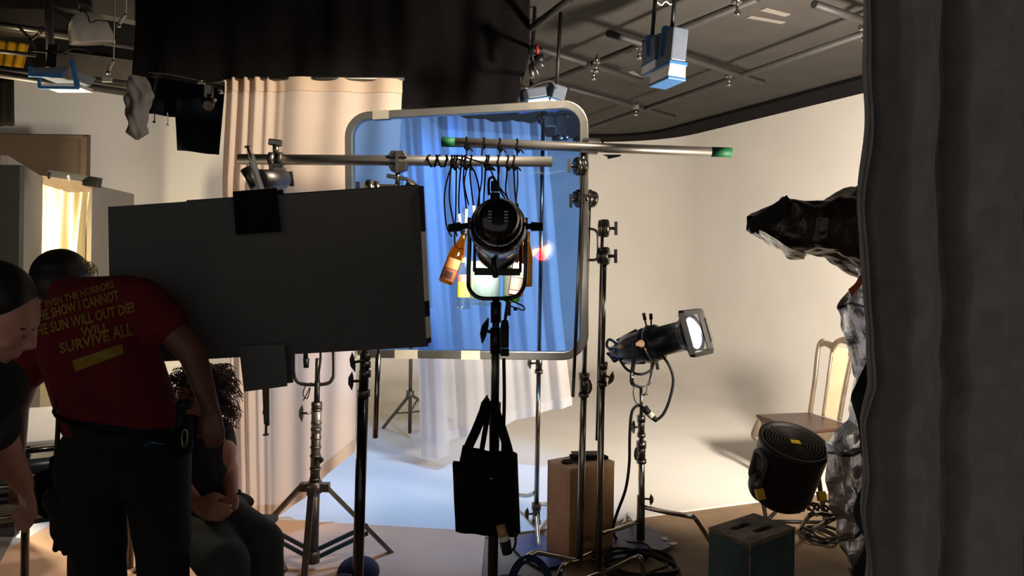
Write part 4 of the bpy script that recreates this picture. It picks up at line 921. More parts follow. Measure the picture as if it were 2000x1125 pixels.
hp = lambda h, s, o: (Mx @ V((0, 0, h)))+side*o+fax.cross(side).normalized()*s
ho = [hp(Lf-.09+.03*math.sin(a), .045*math.cos(a), Rf+.0) if a < PI else hp(.14+.03*math.sin(a), .045*math.cos(a), Rf-.004) for a in [i*PI/8 for i in range(16)]]
hnd = obj('side_handle', MB().tube(ho, .014, 8, True), mat('fan_grey_plastic', (84, 84, 86), .5), fan)
obj('handle_recess', MB().prism([hp(.14, -.03, Rf-.03), hp(.14, .03, Rf-.03), hp(Lf-.08, .03, Rf-.012), hp(Lf-.08, -.03, Rf-.012)], side*.02), RUB, hnd)
obj('motor_bulge', MB().ell(hp(.09, .0, Rf-.055), (.07, .07, .085)), mat('fan_dark_grey', (52, 50, 48), .45), fan)
lfL = P(1487, 960, 3.42); lfR = P(1606, 965, 3.55)
for a, b, tp in ((P(1480, 920, 3.45), PZ(1497, 1018, .01), (P(1482, 955, 3.435), P(1487, 976, 3.42))), (P(1598, 930, 3.55), PZ(1612, 1020, .01), (P(1603, 960, 3.53), P(1606, 978, 3.52)))):
    lg = obj('support_leg', MB().beam(a, b, .022, .012), BLK, fan)
    obj('tape_wrap', MB().beam(*tp, .036, .03), YTAPE, lg)
obj('floor_bar', MB().cyl(PZ(1497, 1018, .012), PZ(1612, 1020, .012), .011), BLK, fan)
obj('floor_bar', MB().cyl(PZ(1497, 1018, .012), PZ(1530, 985, .012), .011).cyl(PZ(1612, 1020, .012), PZ(1640, 985, .012), .011), BLK, fan)
# base of a stand and cables beside the fan
mb = MB().tube(smoothpts([PZ(1565, 1030, .02), P(1580, 1008, 3.5), P(1600, 1003, 3.52), P(1640, 1010, 3.55)], 8), .011, 8).tube(smoothpts([PZ(1588, 1035, .02), P(1610, 1022, 3.5), P(1640, 1008, 3.55)], 8), .011, 8).tube([P(1640, 1010, 3.55), P(1640, 900, 3.55)], .013, 8)
t = tag(obj('stand_base', mb, STL), 'chrome stand base with bent legs behind the foil and green apple box', 'light stand')
q = []; co = PZ(1604, 1050, .015)
for i in range(110):
    a = i*.24; r = .085+.018*math.sin(i*.19)+.012*math.sin(i*.8); q.append(co+V((r*math.cos(a), r*1.3*math.sin(a), .004+.035*(i/110))))
tag(obj('power_cable', MB().tube(q, .007, 7), RUB), 'coiled black cable on brown floor behind the green apple box', 'cable')
mb = MB()
for k in range(7):
    p = P(1560+k*9, 1002-3*(k % 3), 3.75); mb.tube(smoothpts([p, p+V((.03, .02, .03+.01*(k % 2))), p+V((.07, -.01, .01)), p+V((.1, .02, -.02))], 5), .006, 6)
tag(obj('power_cable', mb, BLKG), 'tangle of glossy black cable under the right side of the drum fan', 'cable')
# ---------------------------------------------------------------- foil
FOILB = mat('black_foil', (84, 72, 66), .32, .6, var=.3, scale=10, bump=.5, bscale=22)
FOILS = mat('silver_foil', (205, 203, 198), .38, 1, var=.12, scale=6, bump=.6, bscale=26)
def crumple(p, amp, f=9): return V((noise.noise(p*f), noise.noise(p*f+V((7, 3, 1))), noise.noise(p*f+V((1, 9, 4)))))*amp
def snout(u, v):
    th = 2*PI*u
    x = lerp(1468, 1735, v)
    top_ = poly_at([(430, 1460), (412, 1490), (382, 1537), (393, 1560), (396, 1590), (388, 1630), (368, 1662), (366, 1735)], x)
    bot_ = poly_at([(440, 1460), (452, 1470), (470, 1505), (492, 1530), (498, 1560), (500, 1620), (525, 1660), (560, 1735)], x)
    c_ = (top_+bot_)/2; h = (bot_-top_)/2; dep = lerp(.035, .13, min(1, v*2.2))
    ca, sa = math.cos(th), math.sin(th); sq = lambda t: math.copysign(abs(t)**.7, t)
    p = P(x, c_-h*sq(sa), 2.6)+V((0, -dep*sq(ca), 0))
    return p+crumple(p, .018, 10)+crumple(p*1.0, .010, 24)
t = thing('black_foil_snoot', 'crumpled black foil snoot wrapped on a lamp, jutting from behind curtain', 'light shade', P(1600, 500, 2.6))
obj('wrap', MB().grid(snout, 40, 44, False), FOILB, t, recalc=False)
fp = [P(1460, 433, 2.53), P(1537, 381, 2.50), P(1548, 400, 2.5), P(1540, 420, 2.5), P(1468, 457, 2.53)]
obj('flap', MB().prism(fp, (0, .004, 0)), mat('black_foil_matte', (30, 27, 26), .5, .5), t)
und = MB().grid(lambda u, v: (lambda p: p+crumple(p, .014, 16))(P(lerp(1482, 1575, u), lerp(lerp(452, 497, u), lerp(462, 499, min(1, u*1.6)), v)+4*v, lerp(2.46, 2.6, v))), 20, 6, False)
plab(obj('foil_underside', und, FOILS, t, recalc=False), 'silver foil underside')
obj('orange_film', MB().grid(lambda u, v: (lambda p: p+crumple(p, .01, 20))(P(lerp(1658, 1684, u)+lerp(0, 6, v), lerp(lerp(566, 538, u), lerp(582, 548, u), v), 2.5)), 8, 6, False), mat('orange_film', (232, 110, 70), .3, .2), t, recalc=False)
def sil(u, v):
    y = lerp(455, 1440, v)
    xl = poly_at([(1655, 455), (1662, 520), (1680, 545), (1658, 580), (1648, 595), (1655, 650), (1668, 705), (1676, 740), (1668, 790), (1655, 825), (1632, 842), (1612, 870), (1615, 930), (1620, 1000), (1625, 1040), (1645, 1090), (1660, 1125), (1700, 1260)], y)
    x = lerp(xl, 1770, u); p = P(x, y, 2.6-.36*u)
    return p+V((0, .03*math.sin(u*5+v*7), 0))+crumple(p, .03, 6)*(.3+.7*min(1, u*6))+crumple(p, .016, 20)
t = thing('silver_foil_sheet', 'tall crumpled silver foil sheet hanging along edge of the charcoal curtain', 'foil', P(1690, 1250, 2.5))
obj('sheet', MB().grid(sil, 34, 130, False), FOILS, t, recalc=False)
for y in (597, 886, 1043):
    v = (y-455)/985; obj('crease_tape', MB().tube([sil(i/20, v)+V((0, -.012, 0)) for i in range(14)], .004, 5), BLK, t)
def dk(u, v):
    y = lerp(710, 1240, v); xl = poly_at([(1688, 710), (1668, 780), (1680, 850), (1684, 900), (1672, 1000), (1690, 1060), (1665, 1110), (1690, 1240)], y)
    p = P(lerp(xl, 1790, u), y, 2.36); return p+crumple(p, .02, 8)
plab(obj('dark_backing', MB().grid(dk, 14, 50, False), mat('black_wrap_backing', (34, 34, 38), .35, .4), t, recalc=False), 'black side of foil folded over')
# ---------------------------------------------------------------- blue ceiling lights
BLUEL = mat('light_blue_housing', (52, 104, 156), .45, var=.15)
GREYL = mat('grey_light_housing', (96, 104, 118), .5)
PANW = mat('white_diffuser', (240, 232, 224), .5)
def skylight(label, x0, y0, x1, y1, Y, hang, tilt=0, depth=.3, face=True, slant=0):
    c_ = P((x0+x1)/2, (y0+y1)/2, Y); wd = (x1-x0)/F*Y; ht = (y1-y0)/F*Y
    t = thing('studio_light', label, 'light', c_, 'blue studio light panels hanging from the ceiling')
    R = M.Rotation(tilt, 3, 'Y') @ M.Rotation(.25, 3, 'Z')
    k = lambda x, y, z: c_+R @ V((x, y, z))
    obj('housing', MB().box(k(0, 0, ht*.17), (wd*.9, depth, ht*.62), R), GREYL, t, bevel=.01)
    obj('bezel', MB().box(k(0, 0, -ht*.18), (wd*1.05, depth*1.06, ht*.08), R).box(k(0, 0, -ht*.46), (wd*1.05, depth*1.06, ht*.06), R), BLUEL, t, bevel=.005)
    obj('diffuser', MB().prism([k(-wd*.45, -depth*.5, -ht*.2), k(wd*.45, -depth*.5, -ht*.2), k(wd*.5, -depth*.5, -ht*.44), k(-wd*.5, -depth*.5, -ht*.44)], R @ V((0, depth, 0))), PANW, t)
    obj('yoke', MB().beam(k(-wd*.5, 0, 0), k(-wd*.5, 0, ht*.55), .02, .03).beam(k(wd*.5, 0, 0), k(wd*.5, 0, ht*.55), .02, .03).beam(k(-wd*.5, 0, ht*.55), k(wd*.5, 0, ht*.55), .03, .02), BLUEL, t)
    for hx, hy in hang[:1]:
        p = k(0, 0, ht*.55); obj('hanger', MB().cyl(p, V((p.x+.02, p.y, min(hy, 4.5))), .013), BLK, t)
    return t
skylight('larger blue light panel hanging near top centre of black ceiling, bright side down', 1289, 62, 1325, 166, 4.55, [(0, 3.3)], .08, .26)
skylight('smaller blue light panel hanging from ceiling beside the larger one', 1264, 76, 1286, 144, 4.7, [(0, 3.3)], -.05, .2)
skylight('blue light panel hanging at right edge of black drape above the gel frame', 1018, 178, 1062, 212, 5.0, [(0, 3.3)], -.2, .25)
skylight('narrow blue light panel hanging just right of another above the gel frame corner', 1066, 170, 1096, 214, 5.1, [(0, 3.3)], .25, .25)
t = tag(obj('cable_loop', MB().tube(smoothpts([PZ(1283, 4, 3.3), PZ(1292, 10, 3.28), PZ(1300, 3, 3.3), PZ(1310, 9, 3.28), PZ(1316, 2, 3.3)], 6), .005, 6), WTAPE), 'pale cable loop at ceiling above the larger blue light panel', 'cable')
jx = thing('stirrup_hanger', 'chrome clamp and rod cluster hanging at right edge of the black drape', 'clamp', P(1045, 120, 4.6))
obj('clamp_head', MB().cyl(P(1032, 98, 4.6), P(1052, 97, 4.6), .03).cyl(P(1045, 118, 4.6), P(1062, 112, 4.6), .028), BLK, jx)
plab(obj('band', MB().cyl(P(1046, 98, 4.6), P(1052, 97, 4.6), .033), mat('red_paint', (150, 40, 40), .5), jx), 'red band')
obj('arm', MB().cyl(P(1036, 112, 4.6), P(1052, 148, 4.6), .008).cyl(P(1052, 114, 4.6), P(1060, 132, 4.6), .012), CHR, jx)
obj('tube', MB().cyl(P(1038, 126, 4.62), P(1039, 152, 4.62), .018), STL, jx)
obj('rod', MB().cyl(PZ(1055, 98, 3.1), P(1040, 96, 4.6), .012).tube(smoothpts([P(1016, 150, 4.6), P(1018, 165, 4.6), P(1030, 172, 4.6), P(1050, 163, 4.7), P(1076, 158, 4.8), P(1086, 172, 4.85)], 6), .008, 8), STLD, jx)
# ---------------------------------------------------------------- overhead clutter at upper left
TRUSS = mat('dark_steel_truss', (70, 64, 60), .5, .4, var=.2)
def tpipe(label, a, b, Y0, Y1, r, mt=TRUSS): return tag(obj('truss_pipe', MB().cyl(P(*a, Y0), P(*b, Y1), r, n=14), mt), label, 'pipe', 'overhead pipes at the upper left')
tpipe('upper of the double dark pipes running under the blue overhead light', (-60, 128), (262, 166), 5.4, 5.9, .028)
tpipe('lower of the double dark pipes running under the blue overhead light', (-60, 136), (262, 183), 5.35, 5.85, .028)
tpipe('long pipe crossing behind the white dome lamp', (-60, 45), (262, 92), 5.9, 6.2, .022)
tpipe('pale edged pipe crossing just left of white dome lamp', (-60, 40), (140, 68), 5.6, 5.7, .024, STLD)
tpipe('upright black pipe left of the white dome lamp', (92, -60), (100, 150), 5.5, 5.5, .028)
tpipe('thin dark pipe across the yellow curtain', (-40, 96), (70, 108), 5.6, 5.7, .016)
WD = mat('dark_brown_beam', (46, 40, 36), .8, var=.2)
tag(obj('ceiling_beam_or_added_backing', MB().prism([P(-80, 15, 6.2), P(95, 18, 6.2), P(95, 55, 6.2), P(-80, 52, 6.2)], (0, .3, 0)), WD), 'broad dark brown beam at top left corner', 'beam')
tag(obj('ceiling_beam_or_added_backing', MB().prism([P(90, 96, 6.8), P(262, 118, 6.8), P(262, 172, 6.8), P(90, 150, 6.8)], (0, .2, 0)), WD), 'dark brown beam behind and below the white dome lamp', 'beam')
tag(obj('ceiling_beam_or_added_backing', MB().prism([P(100, -30, 6.6), P(262, -10, 6.6), P(262, 40, 6.6), P(100, 10, 6.6)], (0, .2, 0)), mat('grey_beam', (60, 57, 54), .8)), 'grey beam above the white dome lamp', 'beam')
tag(obj('ceiling_beam_or_added_backing', MB().prism([P(-90, -40, 7.1), P(275, -40, 7.1), P(275, 176, 7.1), P(-90, 128, 7.1)], (0, .15, 0)), mat('near_black_backing', (30, 27, 25), .9)), 'broad near-black backing added to darken gaps behind the white dome lamp', 'beam')  # added dark sheet that blacks out the bright wall between the beams
# dome lamp
dc = P(181, 84, 5.3); Mx = axis_m(dc, (-.1, -.22, 1)); Rd = .145
t = thing('dome_lamp', 'large translucent white dome lamp hanging at upper left', 'lamp', dc)
obj('shade', MB().lathe([(Rd, -.005), (Rd*1.02, 0), (Rd, .012), (Rd*.97, .07), (Rd*.85, .135), (Rd*.62, .185), (Rd*.3, .212), (.02, .217), (.02, .21), (Rd*.6, .178), (Rd*.82, .13), (Rd*.94, .07), (Rd*.97, .01)], Mx, 36, close=False), mat('milky_dome', (232, 222, 208), .4, trans=.15, var=.05), t)
obj('socket', MB().lathe([(.03, .21), (.045, .215), (.045, .29), (.02, .3)], Mx, 20), TRUSS, t)
obj('hanging_rod', MB().cyl(Mx @ V((0, 0, .29)), V((Mx @ V((0, 0, .3))).xy.to_3d()+V((0, 0, 4.5))), .012), TRUSS, t)
obj('dangling_wire', MB().tube(smoothpts([P(165, 22, 5.1), P(172, 32, 5.08), P(176, 44, 5.08), P(190, 40, 5.08), P(210, 42, 5.1)], 6), .005, 6), BLK, t)
YEL_ = mat('yellow_cloth', (206, 150, 10), .85, var=.2, scale=8)
tag(obj('yellow_curtain', cloth2(6.5, [(-60, 74), (-60, 125)], [(56, 84), (46, 132)], [(-60, 72), (56, 86)], [(-60, 122), (46, 133)], 40, 8, lambda u, v: .012*math.sin(u*34+v)), YEL_, solid=.004), 'yellow curtain hanging under dark pipes at far left edge', 'curtain')
tag(obj('black_side_curtain', cloth2(6.3, [(-60, 148), (-60, 245)], [(30, 150), (31, 246)], [(-60, 148), (30, 150)], [(-60, 247), (31, 246)], 30, 8, lambda u, v: .02*math.sin(u*30)), CLOTHB, solid=.004), 'black curtain hanging below the yellow curtain at far left edge', 'curtain')
# blue overhead light
t = thing('studio_light', 'blue and grey studio light rigged below the white dome lamp at left', 'light', P(108, 150, 5.2))
obj('housing', MB().prism([P(62, 131, 5.2), P(135, 130, 5.2), P(122, 147, 5.2), P(66, 147, 5.2)], (0, .35, 0)), GREYL, t, bevel=.008)
obj('bezel', MB().beam(P(56, 146, 5.18), P(124, 148, 5.18), .02, .03).beam(P(60, 130, 5.18), P(60, 150, 5.18), .02, .03).beam(P(76, 171, 5.15), P(154, 172, 5.15), .02, .02).beam(P(140, 115, 5.18), P(152, 172, 5.18), .03, .025).beam(P(77, 152, 5.15), P(77, 171, 5.15), .018, .02), BLUEL, t, bevel=.003)
obj('diffuser', MB().prism([P(82, 163, 5.17), P(150, 162, 5.17), P(150, 169, 5.17), P(80, 169, 5.17)], (0, .2, 0)), PANW, t)
obj('tilt_bracket', MB().beam(P(100, 128, 5.25), P(104, 90, 5.35), .06, .03).beam(P(64, 98, 5.3), P(130, 104, 5.3), .02, .02), BLK, t)
obj('cable', MB().tube(smoothpts([P(100, 102, 5.2), P(120, 105, 5.2), P(140, 96, 5.2), P(165, 98, 5.2), P(186, 110, 5.2)], 6), .005, 6), STL, t)
for i, (a, b, lab) in enumerate([((246, 28), (232, 50), 'chrome hook at top beside the black drape'), ((222, 118), (212, 142), 'chrome hook hanging below the white dome lamp')]):
    tag(obj('hook', MB().tube(smoothpts([P(*a, 5.2), P(lerp(a[0], b[0], .5)-2, lerp(a[1], b[1], .5), 5.2), P(*b, 5.2)], 4), .011, 8).ell(P(*b, 5.2), .016).cyl(P(*a, 5.2), V((P(*a, 5.2).x, 5.2, 4.55)), .004, n=8), CHR), lab, 'hook')
tag(obj('scissor_bracket', MB().beam(P(36, 52, 5.45), P(62, 78, 5.45), .02, .015).beam(P(88, 56, 5.45), P(58, 80, 5.45), .02, .015).beam(P(60, 78, 5.45), P(72, 98, 5.45), .02, .015).cyl(P(84, 52, 5.45), P(76, 66, 5.45), .012), STLD), 'crossed steel bracket arms above the yellow curtain', 'bracket')
tag(obj('white_tag', MB().box(P(209, 156, 5.3), (.07, .01, .03)), WTAPE), 'white tape tag on dark beam left of the black drape', 'tape')
# chrome clamp next to the cream curtain
t = thing('pipe_clamp', 'chrome clamp holding left end of the cream curtain rod', 'clamp', P(406, 185, 4.7))
obj('jaw', MB().box(P(408, 178, 4.7), (.05, .05, .08)).cyl(P(386, 160, 4.7), P(398, 158, 4.7), .018).cyl(P(398, 162, 4.7), P(440, 157, 4.6), .01), STL, t, bevel=.006)
obj('screw', MB().cyl(P(409, 185, 4.68), P(408, 200, 4.66), .014).cyl(P(409, 200, 4.66), P(407, 207, 4.62), .032), STLD, t)
obj('knob', MB().cyl(P(418, 192, 4.68), P(420, 196, 4.66), .012).cyl(P(428, 178, 4.7), P(436, 176, 4.7), .022), CHR, t)
# ---------------------------------------------------------------- lit set at left
FLAT = mat('grey_scenic_flat', (128, 122, 116), .85, var=.06, scale=2)
def flat(name, label, a, b, zt, mt, th=.04, z0=.03, group=None):
    d = (b-a); n = V((-d.y, d.x, 0)).normalized()*th
    return tag(obj(name, MB().prism([V((a.x, a.y, z0)), V((b.x, b.y, z0)), V((b.x, b.y, zt)), V((a.x, a.y, zt))], n), mt), label, 'scenery panel', group)
ZT = 2.2
w0 = PZ(16, 304, ZT); w1 = PZ(84, 346, ZT); w2 = PZ(180, 360, ZT); w3 = PZ(262, 379, ZT)
flat('scenery_flat', 'tall grey scenery flat left of the glowing muslin window', w0, w1, ZT, FLAT)
flat('scenery_flat', 'grey scenery flat right of the glowing muslin window, behind the foam board', w2, w3, ZT, FLAT)
DKF = mat('dark_green_grey_flat', (62, 64, 58), .85, var=.1)
wz = P(15, 318, 4.0); flat('scenery_flat', 'dark green-grey scenery flat at far left edge', V((-3.6, 4.1, 0)), V((wz.x, 4.1, 0)), wz.z, DKF)
BRW = mat('dark_brown_panel', (92, 78, 66), .8, var=.08, scale=2)
t = thing('wall_panel', 'large dark brown panel with raised border standing behind the muslin window', 'scenery panel', P(60, 400, 7.6))
a, b = P(-120, 262, 7.6), P(173, 263, 7.6)
obj('board', MB().prism([V((a.x, 7.6, .03)), V((b.x, 7.6, .03)), b, V((a.x, 7.6, b.z))], (0, .04, 0)), BRW, t)
obj('border', MB().beam(V((b.x-.03, 7.58, .1)), b-V((.03, .02, .02)), .06, .04).beam(V((a.x, 7.58, b.z-.03)), b-V((.03, .02, .03)), .06, .04), BRW, t, bevel=.006)
MUS = sheer('warm_window_muslin', (250, 236, 196), .02, .8)
def mus(u, v):
    q = lerp(w1, w2, u); x = 1000; zt = ZT-.06*math.sin(PI*u)*.6-.02; z = lerp(zt, .75, v)
    n = V((-(w2-w1).y, (w2-w1).x, 0)).normalized()
    return V((q.x, q.y, z))+n*(.02+.035*math.sin(u*15+v*2)*(.3+.7*v)+.02*math.sin(u*31-v*3)+.06*math.sin(PI*v)*u)
t = thing('muslin_window', 'glowing warm muslin cloth hung in the window between grey scenery flats', 'curtain', V(((w1+w2)/2).to_tuple())*1.0)
obj('cloth', MB().grid(mus, 40, 30), MUS, t)
obj('heading', MB().prism([w1+V((0, 0, .012)), w2+V((0, 0, .012)), w2-V((0, 0, .07)), lerp(w1, w2, .5)-V((0, 0, .1)), w1-V((0, 0, .06))], (-.012, -.004, 0)), mat('wood_batten', (216, 186, 140), .6), t)
for u in (.12, .5, .93): obj('clip', MB().ell(lerp(w1, w2, u)+V((.01, -.02, .02)), (.012, .012, .03)), WTAPE if u > .4 else BLK, t)
tag(obj('black_bar', MB().beam(P(98, 342, 6.6), P(194, 357, 6.6), .08, .09), BLK), 'black bar lying along top edge of the muslin window', 'bar')
# lower part of the set seen under the crew: low wall, shelf and floor
flat('scenery_flat', 'cream low wall of the lit set below the muslin window', PZ(84, 346, ZT)+V((-.05, 0, 0)), lerp(w1, w2, .5)+V((-.05, 0, 0)), .72, mat('cream_wall', (226, 210, 170), .8))
# work table / cart
t = thing('work_cart', 'low cart with grey-white top and dark tube rails behind the standing crew', 'cart', V((-2.15, 3.4, 0)))
TT = mat('pale_grey_top', (214, 208, 204), .5, var=.05)
z = .80
obj('cart_top', MB().prism([PZ(-120, 880, z), PZ(170, 852, z), PZ(170, 790, z), PZ(-120, 806, z)], (0, 0, -.02)), TT, t, bevel=.004)
ra, rb = PZ(-120, 882, z), PZ(170, 854, z)
for dz, r, mt in ((-.03, .012, BLKG), (-.10, .034, mat('slate_tube', (70, 78, 88), .35, .5)), (-.17, .011, CHR), (-.22, .024, BLKG), (-.30, .010, CHR)):
    obj('rail', MB().cyl(ra+V((0, -.02, dz)), rb+V((0, -.02, dz)), r), mt, t)
obj('lower_shelf', MB().prism([ra+V((0, .0, -.33)), rb+V((0, 0, -.33)), rb+V((0, .5, -.33)), ra+V((0, .5, -.33))], (0, 0, -.02)), mat('dark_shelf', (60, 56, 54), .6), t)
for p in (lerp(ra, rb, .05), lerp(ra, rb, .9), lerp(ra, rb, .05)+V((0, .5, 0)), lerp(ra, rb, .9)+V((0, .5, 0))): obj('leg', MB().cyl(V((p.x, p.y, .02)), p-V((0, 0, .03)), .018), BLKG, t)
# ---------------------------------------------------------------- small floor things
NAVY = mat('navy_canvas', (34, 46, 84), .85, var=.25, scale=20, bump=.3, bscale=120)
def sandbag(label, c, rz, arch=True):
    R = M.Rotation(rz, 3, 'Z'); t = thing('sandbag', label, 'sandbag', c, 'navy sandbags on stand legs')
    mb = MB()
    for s in (-1, 1): mb.ell(c+R @ V((s*.13, 0, .065)), (.13, .10, .06 if arch else .075), R @ M.Rotation(s*.25, 3, 'Y'))
    obj('bag', mb, NAVY, t)
    if arch: obj('handle', MB().tube(smoothpts([c+R @ V((-.10, 0, .10)), c+R @ V((-.06, .0, .19)), c+R @ V((.0, 0, .225)), c+R @ V((.06, 0, .19)), c+R @ V((.10, 0, .10))], 6), .026, 4, flat=.12, up=V((0, 1, 0))), NAVY, t)
sandbag('navy sandbag with arched handle on leg of the chrome stand at bottom centre', PZ(1036, 1186, .012), -.2)
sandbag('navy sandbag at foot of the thick black stand', PZ(682, 1168, .02), 1.45, False)
t = thing('water_bottle', 'small clear water bottle with white cap at bottom edge left of green apple box', 'bottle', PZ(1349, 1240, 0))
p = PZ(1349, 1240, 0)
obj('bottle_body', MB().lathe([(0, 0), (.03, .0), (.033, .01), (.033, .14), (.028, .165), (.013, .19), (.013, .205)], axis_m(p, (0, 0, 1)), 24, close=False), CLR, t)
obj('cap', MB().lathe([(.015, .2), (.016, .202), (.016, .222), (.0, .224)], axis_m(p, (0, 0, 1)), 20, close=False), WHITE, t)
# folding chair under the seated person
fcx = mat('grey_steel_frame', (120, 116, 112), .3, .9)
SY = 3.1
t = thing('folding_chair', 'folding chair with curved steel legs under the curly haired person', 'chair', PZ(455, 1140, 0))
obj('frame', MB().tube(smoothpts([P(440, 1015, SY+.28), P(485, 1012, SY+.26), P(512, 1021, SY+.24), P(528, 1045, SY+.22), P(545, 1085, SY+.2), PZ(558, 1112, .012)], 6), .012, 8), fcx, t)
obj('frame', MB().tube([P(340, 1000, SY+.1), PZ(262, 1118, .012)], .012, 8), fcx, t)
obj('frame', MB().tube([P(380, 1030, SY-.1), PZ(405, 1200, .012)], .012, 8).tube([P(460, 1035, SY-.1), PZ(475, 1200, .012)], .012, 8), fcx, t)
sc = P(420, 1040, SY+.05); obj('seat', MB().box(V((sc.x, sc.y, .43)), (.42, .40, .03)), BLK, t, bevel=.01)
# ---------------------------------------------------------------- people
SKD = mat('deep_brown_skin', (112, 74, 60), .5, var=.1)
SKL = mat('light_skin', (196, 142, 124), .5, var=.08)
SKM = mat('tan_skin', (190, 132, 104), .5, var=.08)
HAIRD = mat('dark_hair', (26, 20, 18), .5, var=.3, scale=60)
HAIRC = mat('brown_curly_hair', (74, 48, 34), .55, var=.3, scale=60)
HAIRB = mat('sandy_hair_tips', (196, 164, 110), .6)
RED = mat('dark_red_tee', (104, 8, 24), .9, var=.15, scale=30)
PANT = mat('black_work_trousers', (20, 19, 21), .9, var=.2, scale=30)
def hand(mb, wr, tip, side, curl, L=.185, thumb=1, palm=V((0, -1, 0))):
    """palm and five bent fingers; wr wrist, tip direction, side = direction across the knuckles towards the thumb"""
    d = (tip-wr).normalized(); s = (side-d*side.dot(d)).normalized(); n = d.cross(s).normalized()
    if n.dot(palm) < 0: n = -n
    pl = L*.50
    for k in range(4):
        o = s*(.030-.020*k); mb.cap(wr+d*.015+o*.7, wr+d*pl+o, .0155, .0135)
    for k in range(4):
        o = s*(.030-.020*k); fl = L*(.40, .45, .42, .33)[k]; p = wr+d*pl+o; a = curl*.5+.06*k; seg = (.45, .31, .24); r = .0098
        for j in range(3):
            q = p+(d*math.cos(a)+n*math.sin(a))*fl*seg[j]; mb.cap(p, q, r, r*.92); p = q; r *= .92; a += curl*(.9 if j == 0 else .7)
    p = wr+d*L*.16+s*.028; a = wr+d*L*.36+s*.056+n*.012; b = a+d*L*.17+n*.018-s*.004
    mb.cap(p, a, .0145, .0125).cap(a, b, .0118, .0098)
def face(mb, c, r, fwd, up, k=1.0):
    """skull with brow, nose, cheeks, lips, chin and ears; fwd is where it looks"""
    f = fwd.normalized(); u = (up-f*up.dot(f)).normalized(); s = f.cross(u)
    R = M((s, f, u)).transposed(); at = lambda x, y, z: c+s*x*r+f*y*r+u*z*r
    mb.ell(c, (r*.80, r*1.0, r*1.0), R, 24, 18)
    mb.ell(at(0, .28, -.62), (r*.60, r*.66, r*.60), R)
    mb.ell(at(0, .72, -1.02), (r*.26, r*.2, r*.17), R)          # chin
    mb.ell(at(0, .86, .12), (r*.52, r*.14, r*.10), R)           # brow
    mb.cap(at(0, .95, .08), at(0, 1.13, -.30), r*.09, r*.13)    # nose
    for q in (-1, 1):
        mb.ell(at(q*.10, 1.02, -.33), r*.10); mb.ell(at(q*.42, .68, -.30), (r*.22, r*.2, r*.18), R)
        mb.ell(at(q*.82, -.06, -.16), (r*.09, r*.20, r*.30), R)
    mb.ell(at(0, .93, -.60), (r*.24, r*.12, r*.055), R); mb.ell(at(0, .92, -.71), (r*.21, r*.12, r*.06), R)
    return at, R
def eyes(at, R, r, par):
    for q in (-1, 1):
        e = obj('eye', MB().ell(at(q*.32, .80, -.03), r*.12), mat('eye_white', (150, 132, 122), .3), par)
        obj('iris', MB().ell(at(q*.32, .885, -.03), (r*.06, r*.05, r*.06), R), mat('dark_iris', (40, 28, 20), .2), e)
        obj('eyebrow', MB().cap(at(q*.14, .95, .16), at(q*.50, .80, .17), r*.035, r*.025), HAIRD, par)
def curls(c, R, rad, n, seed, r=.0035, L=.05, zmin=-.9, mask=None, wob=.014):
    rn = random.Random(seed); mb = MB(); k = 0
    while k < n:
        d = V((rn.gauss(0, 1), rn.gauss(0, 1), rn.gauss(0, 1))).normalized()
        if d.z < zmin or (mask and not mask(d)): continue
        k += 1; p = c+R @ V((d.x*rad[0], d.y*rad[1], d.z*rad[2])); o = R @ d; a, b = frame(o); ph = rn.random()*6; L2 = L*(.6+.8*rn.random())
        pts = [p+o*L2*(i/9)*.8+V((0, 0, -L2*.5*(i/9)**2))+(a*math.cos(ph+i*1.0)+b*math.sin(ph+i*1.0))*wob*(i/9)**.6 for i in range(10)]
        mb.tube(pts, [r*(1-.06*i) for i in range(10)], 5)
    return mb
# ---- standing person in red shirt, back to the camera, leaning forward
Y = 2.6
man = thing('person', 'person in dark red tee with yellow lettering, leaning over, back to camera', 'person', V((P(240, 900, Y).x, Y+.02, 0)))
hipL, hipR = P(180, 905, Y), P(300, 898, Y)
kneeL, kneeR = P(193, 1090, Y-.02), P(318, 1085, Y-.02)
ankL, ankR = V((P(200, 1100, Y).x, Y+.06, .10)), V((P(322, 1100, Y).x, Y+.04, .10))
pel = P(237, 880, Y+.02); wai = P(230, 800, Y+.03); che = P(182, 655, Y+.16); neck = P(140, 575, Y+.26)
shR, shL = P(288, 590, Y+.14), P(70, 660, Y+.16)
elR, wrR = P(376, 690, Y+.12), P(410, 795, Y+.04)
elL, wrL = P(28, 795, Y+.2), P(30, 900, Y+.2)
mb = MB()
mb.cap(hipL, kneeL, .085, .06).cap(kneeL, ankL, .058, .04).cap(hipR, kneeR, .085, .06).cap(kneeR, ankR, .058, .04)
for a in (ankL, ankR): mb.cap(a-V((0, 0, .05)), a+V((0, .15, -.055)), .042, .035)
mb.ell(pel, (.16, .11, .12)).cap(pel, wai, .10, .10).cap(wai, che, .10, .11).ell(che+V((0, .01, 0)), (.17, .09, .15), M.Rotation(.25, 3, 'Y'))
mb.cap(che+V((0, .02, 0)), neck, .07, .055).cap(shR, che, .07, .08).cap(shL, che, .07, .08)
mb.cap(shR, elR, .068, .052).cap(elR, wrR, .051, .033).cap(shL, elL, .066, .05).cap(elL, wrL, .05, .033)
hc_ = P(119, 552, Y+.34)
mb.cap(neck, hc_, .058, .06)
at, Rh = face(mb, hc_, .098, V((-.25, .85, -.5)), V((-.1, .45, .85)))
hand(mb, wrR, P(418, 868, Y+.02), V((-1, -.2, 0)), .75, palm=V((-.3, .9, 0)))
hand(mb, wrL, P(40, 960, Y+.2), V((1, 0, 0)), .5)
bd = body('body', mb, SKD, man, .009, 6)
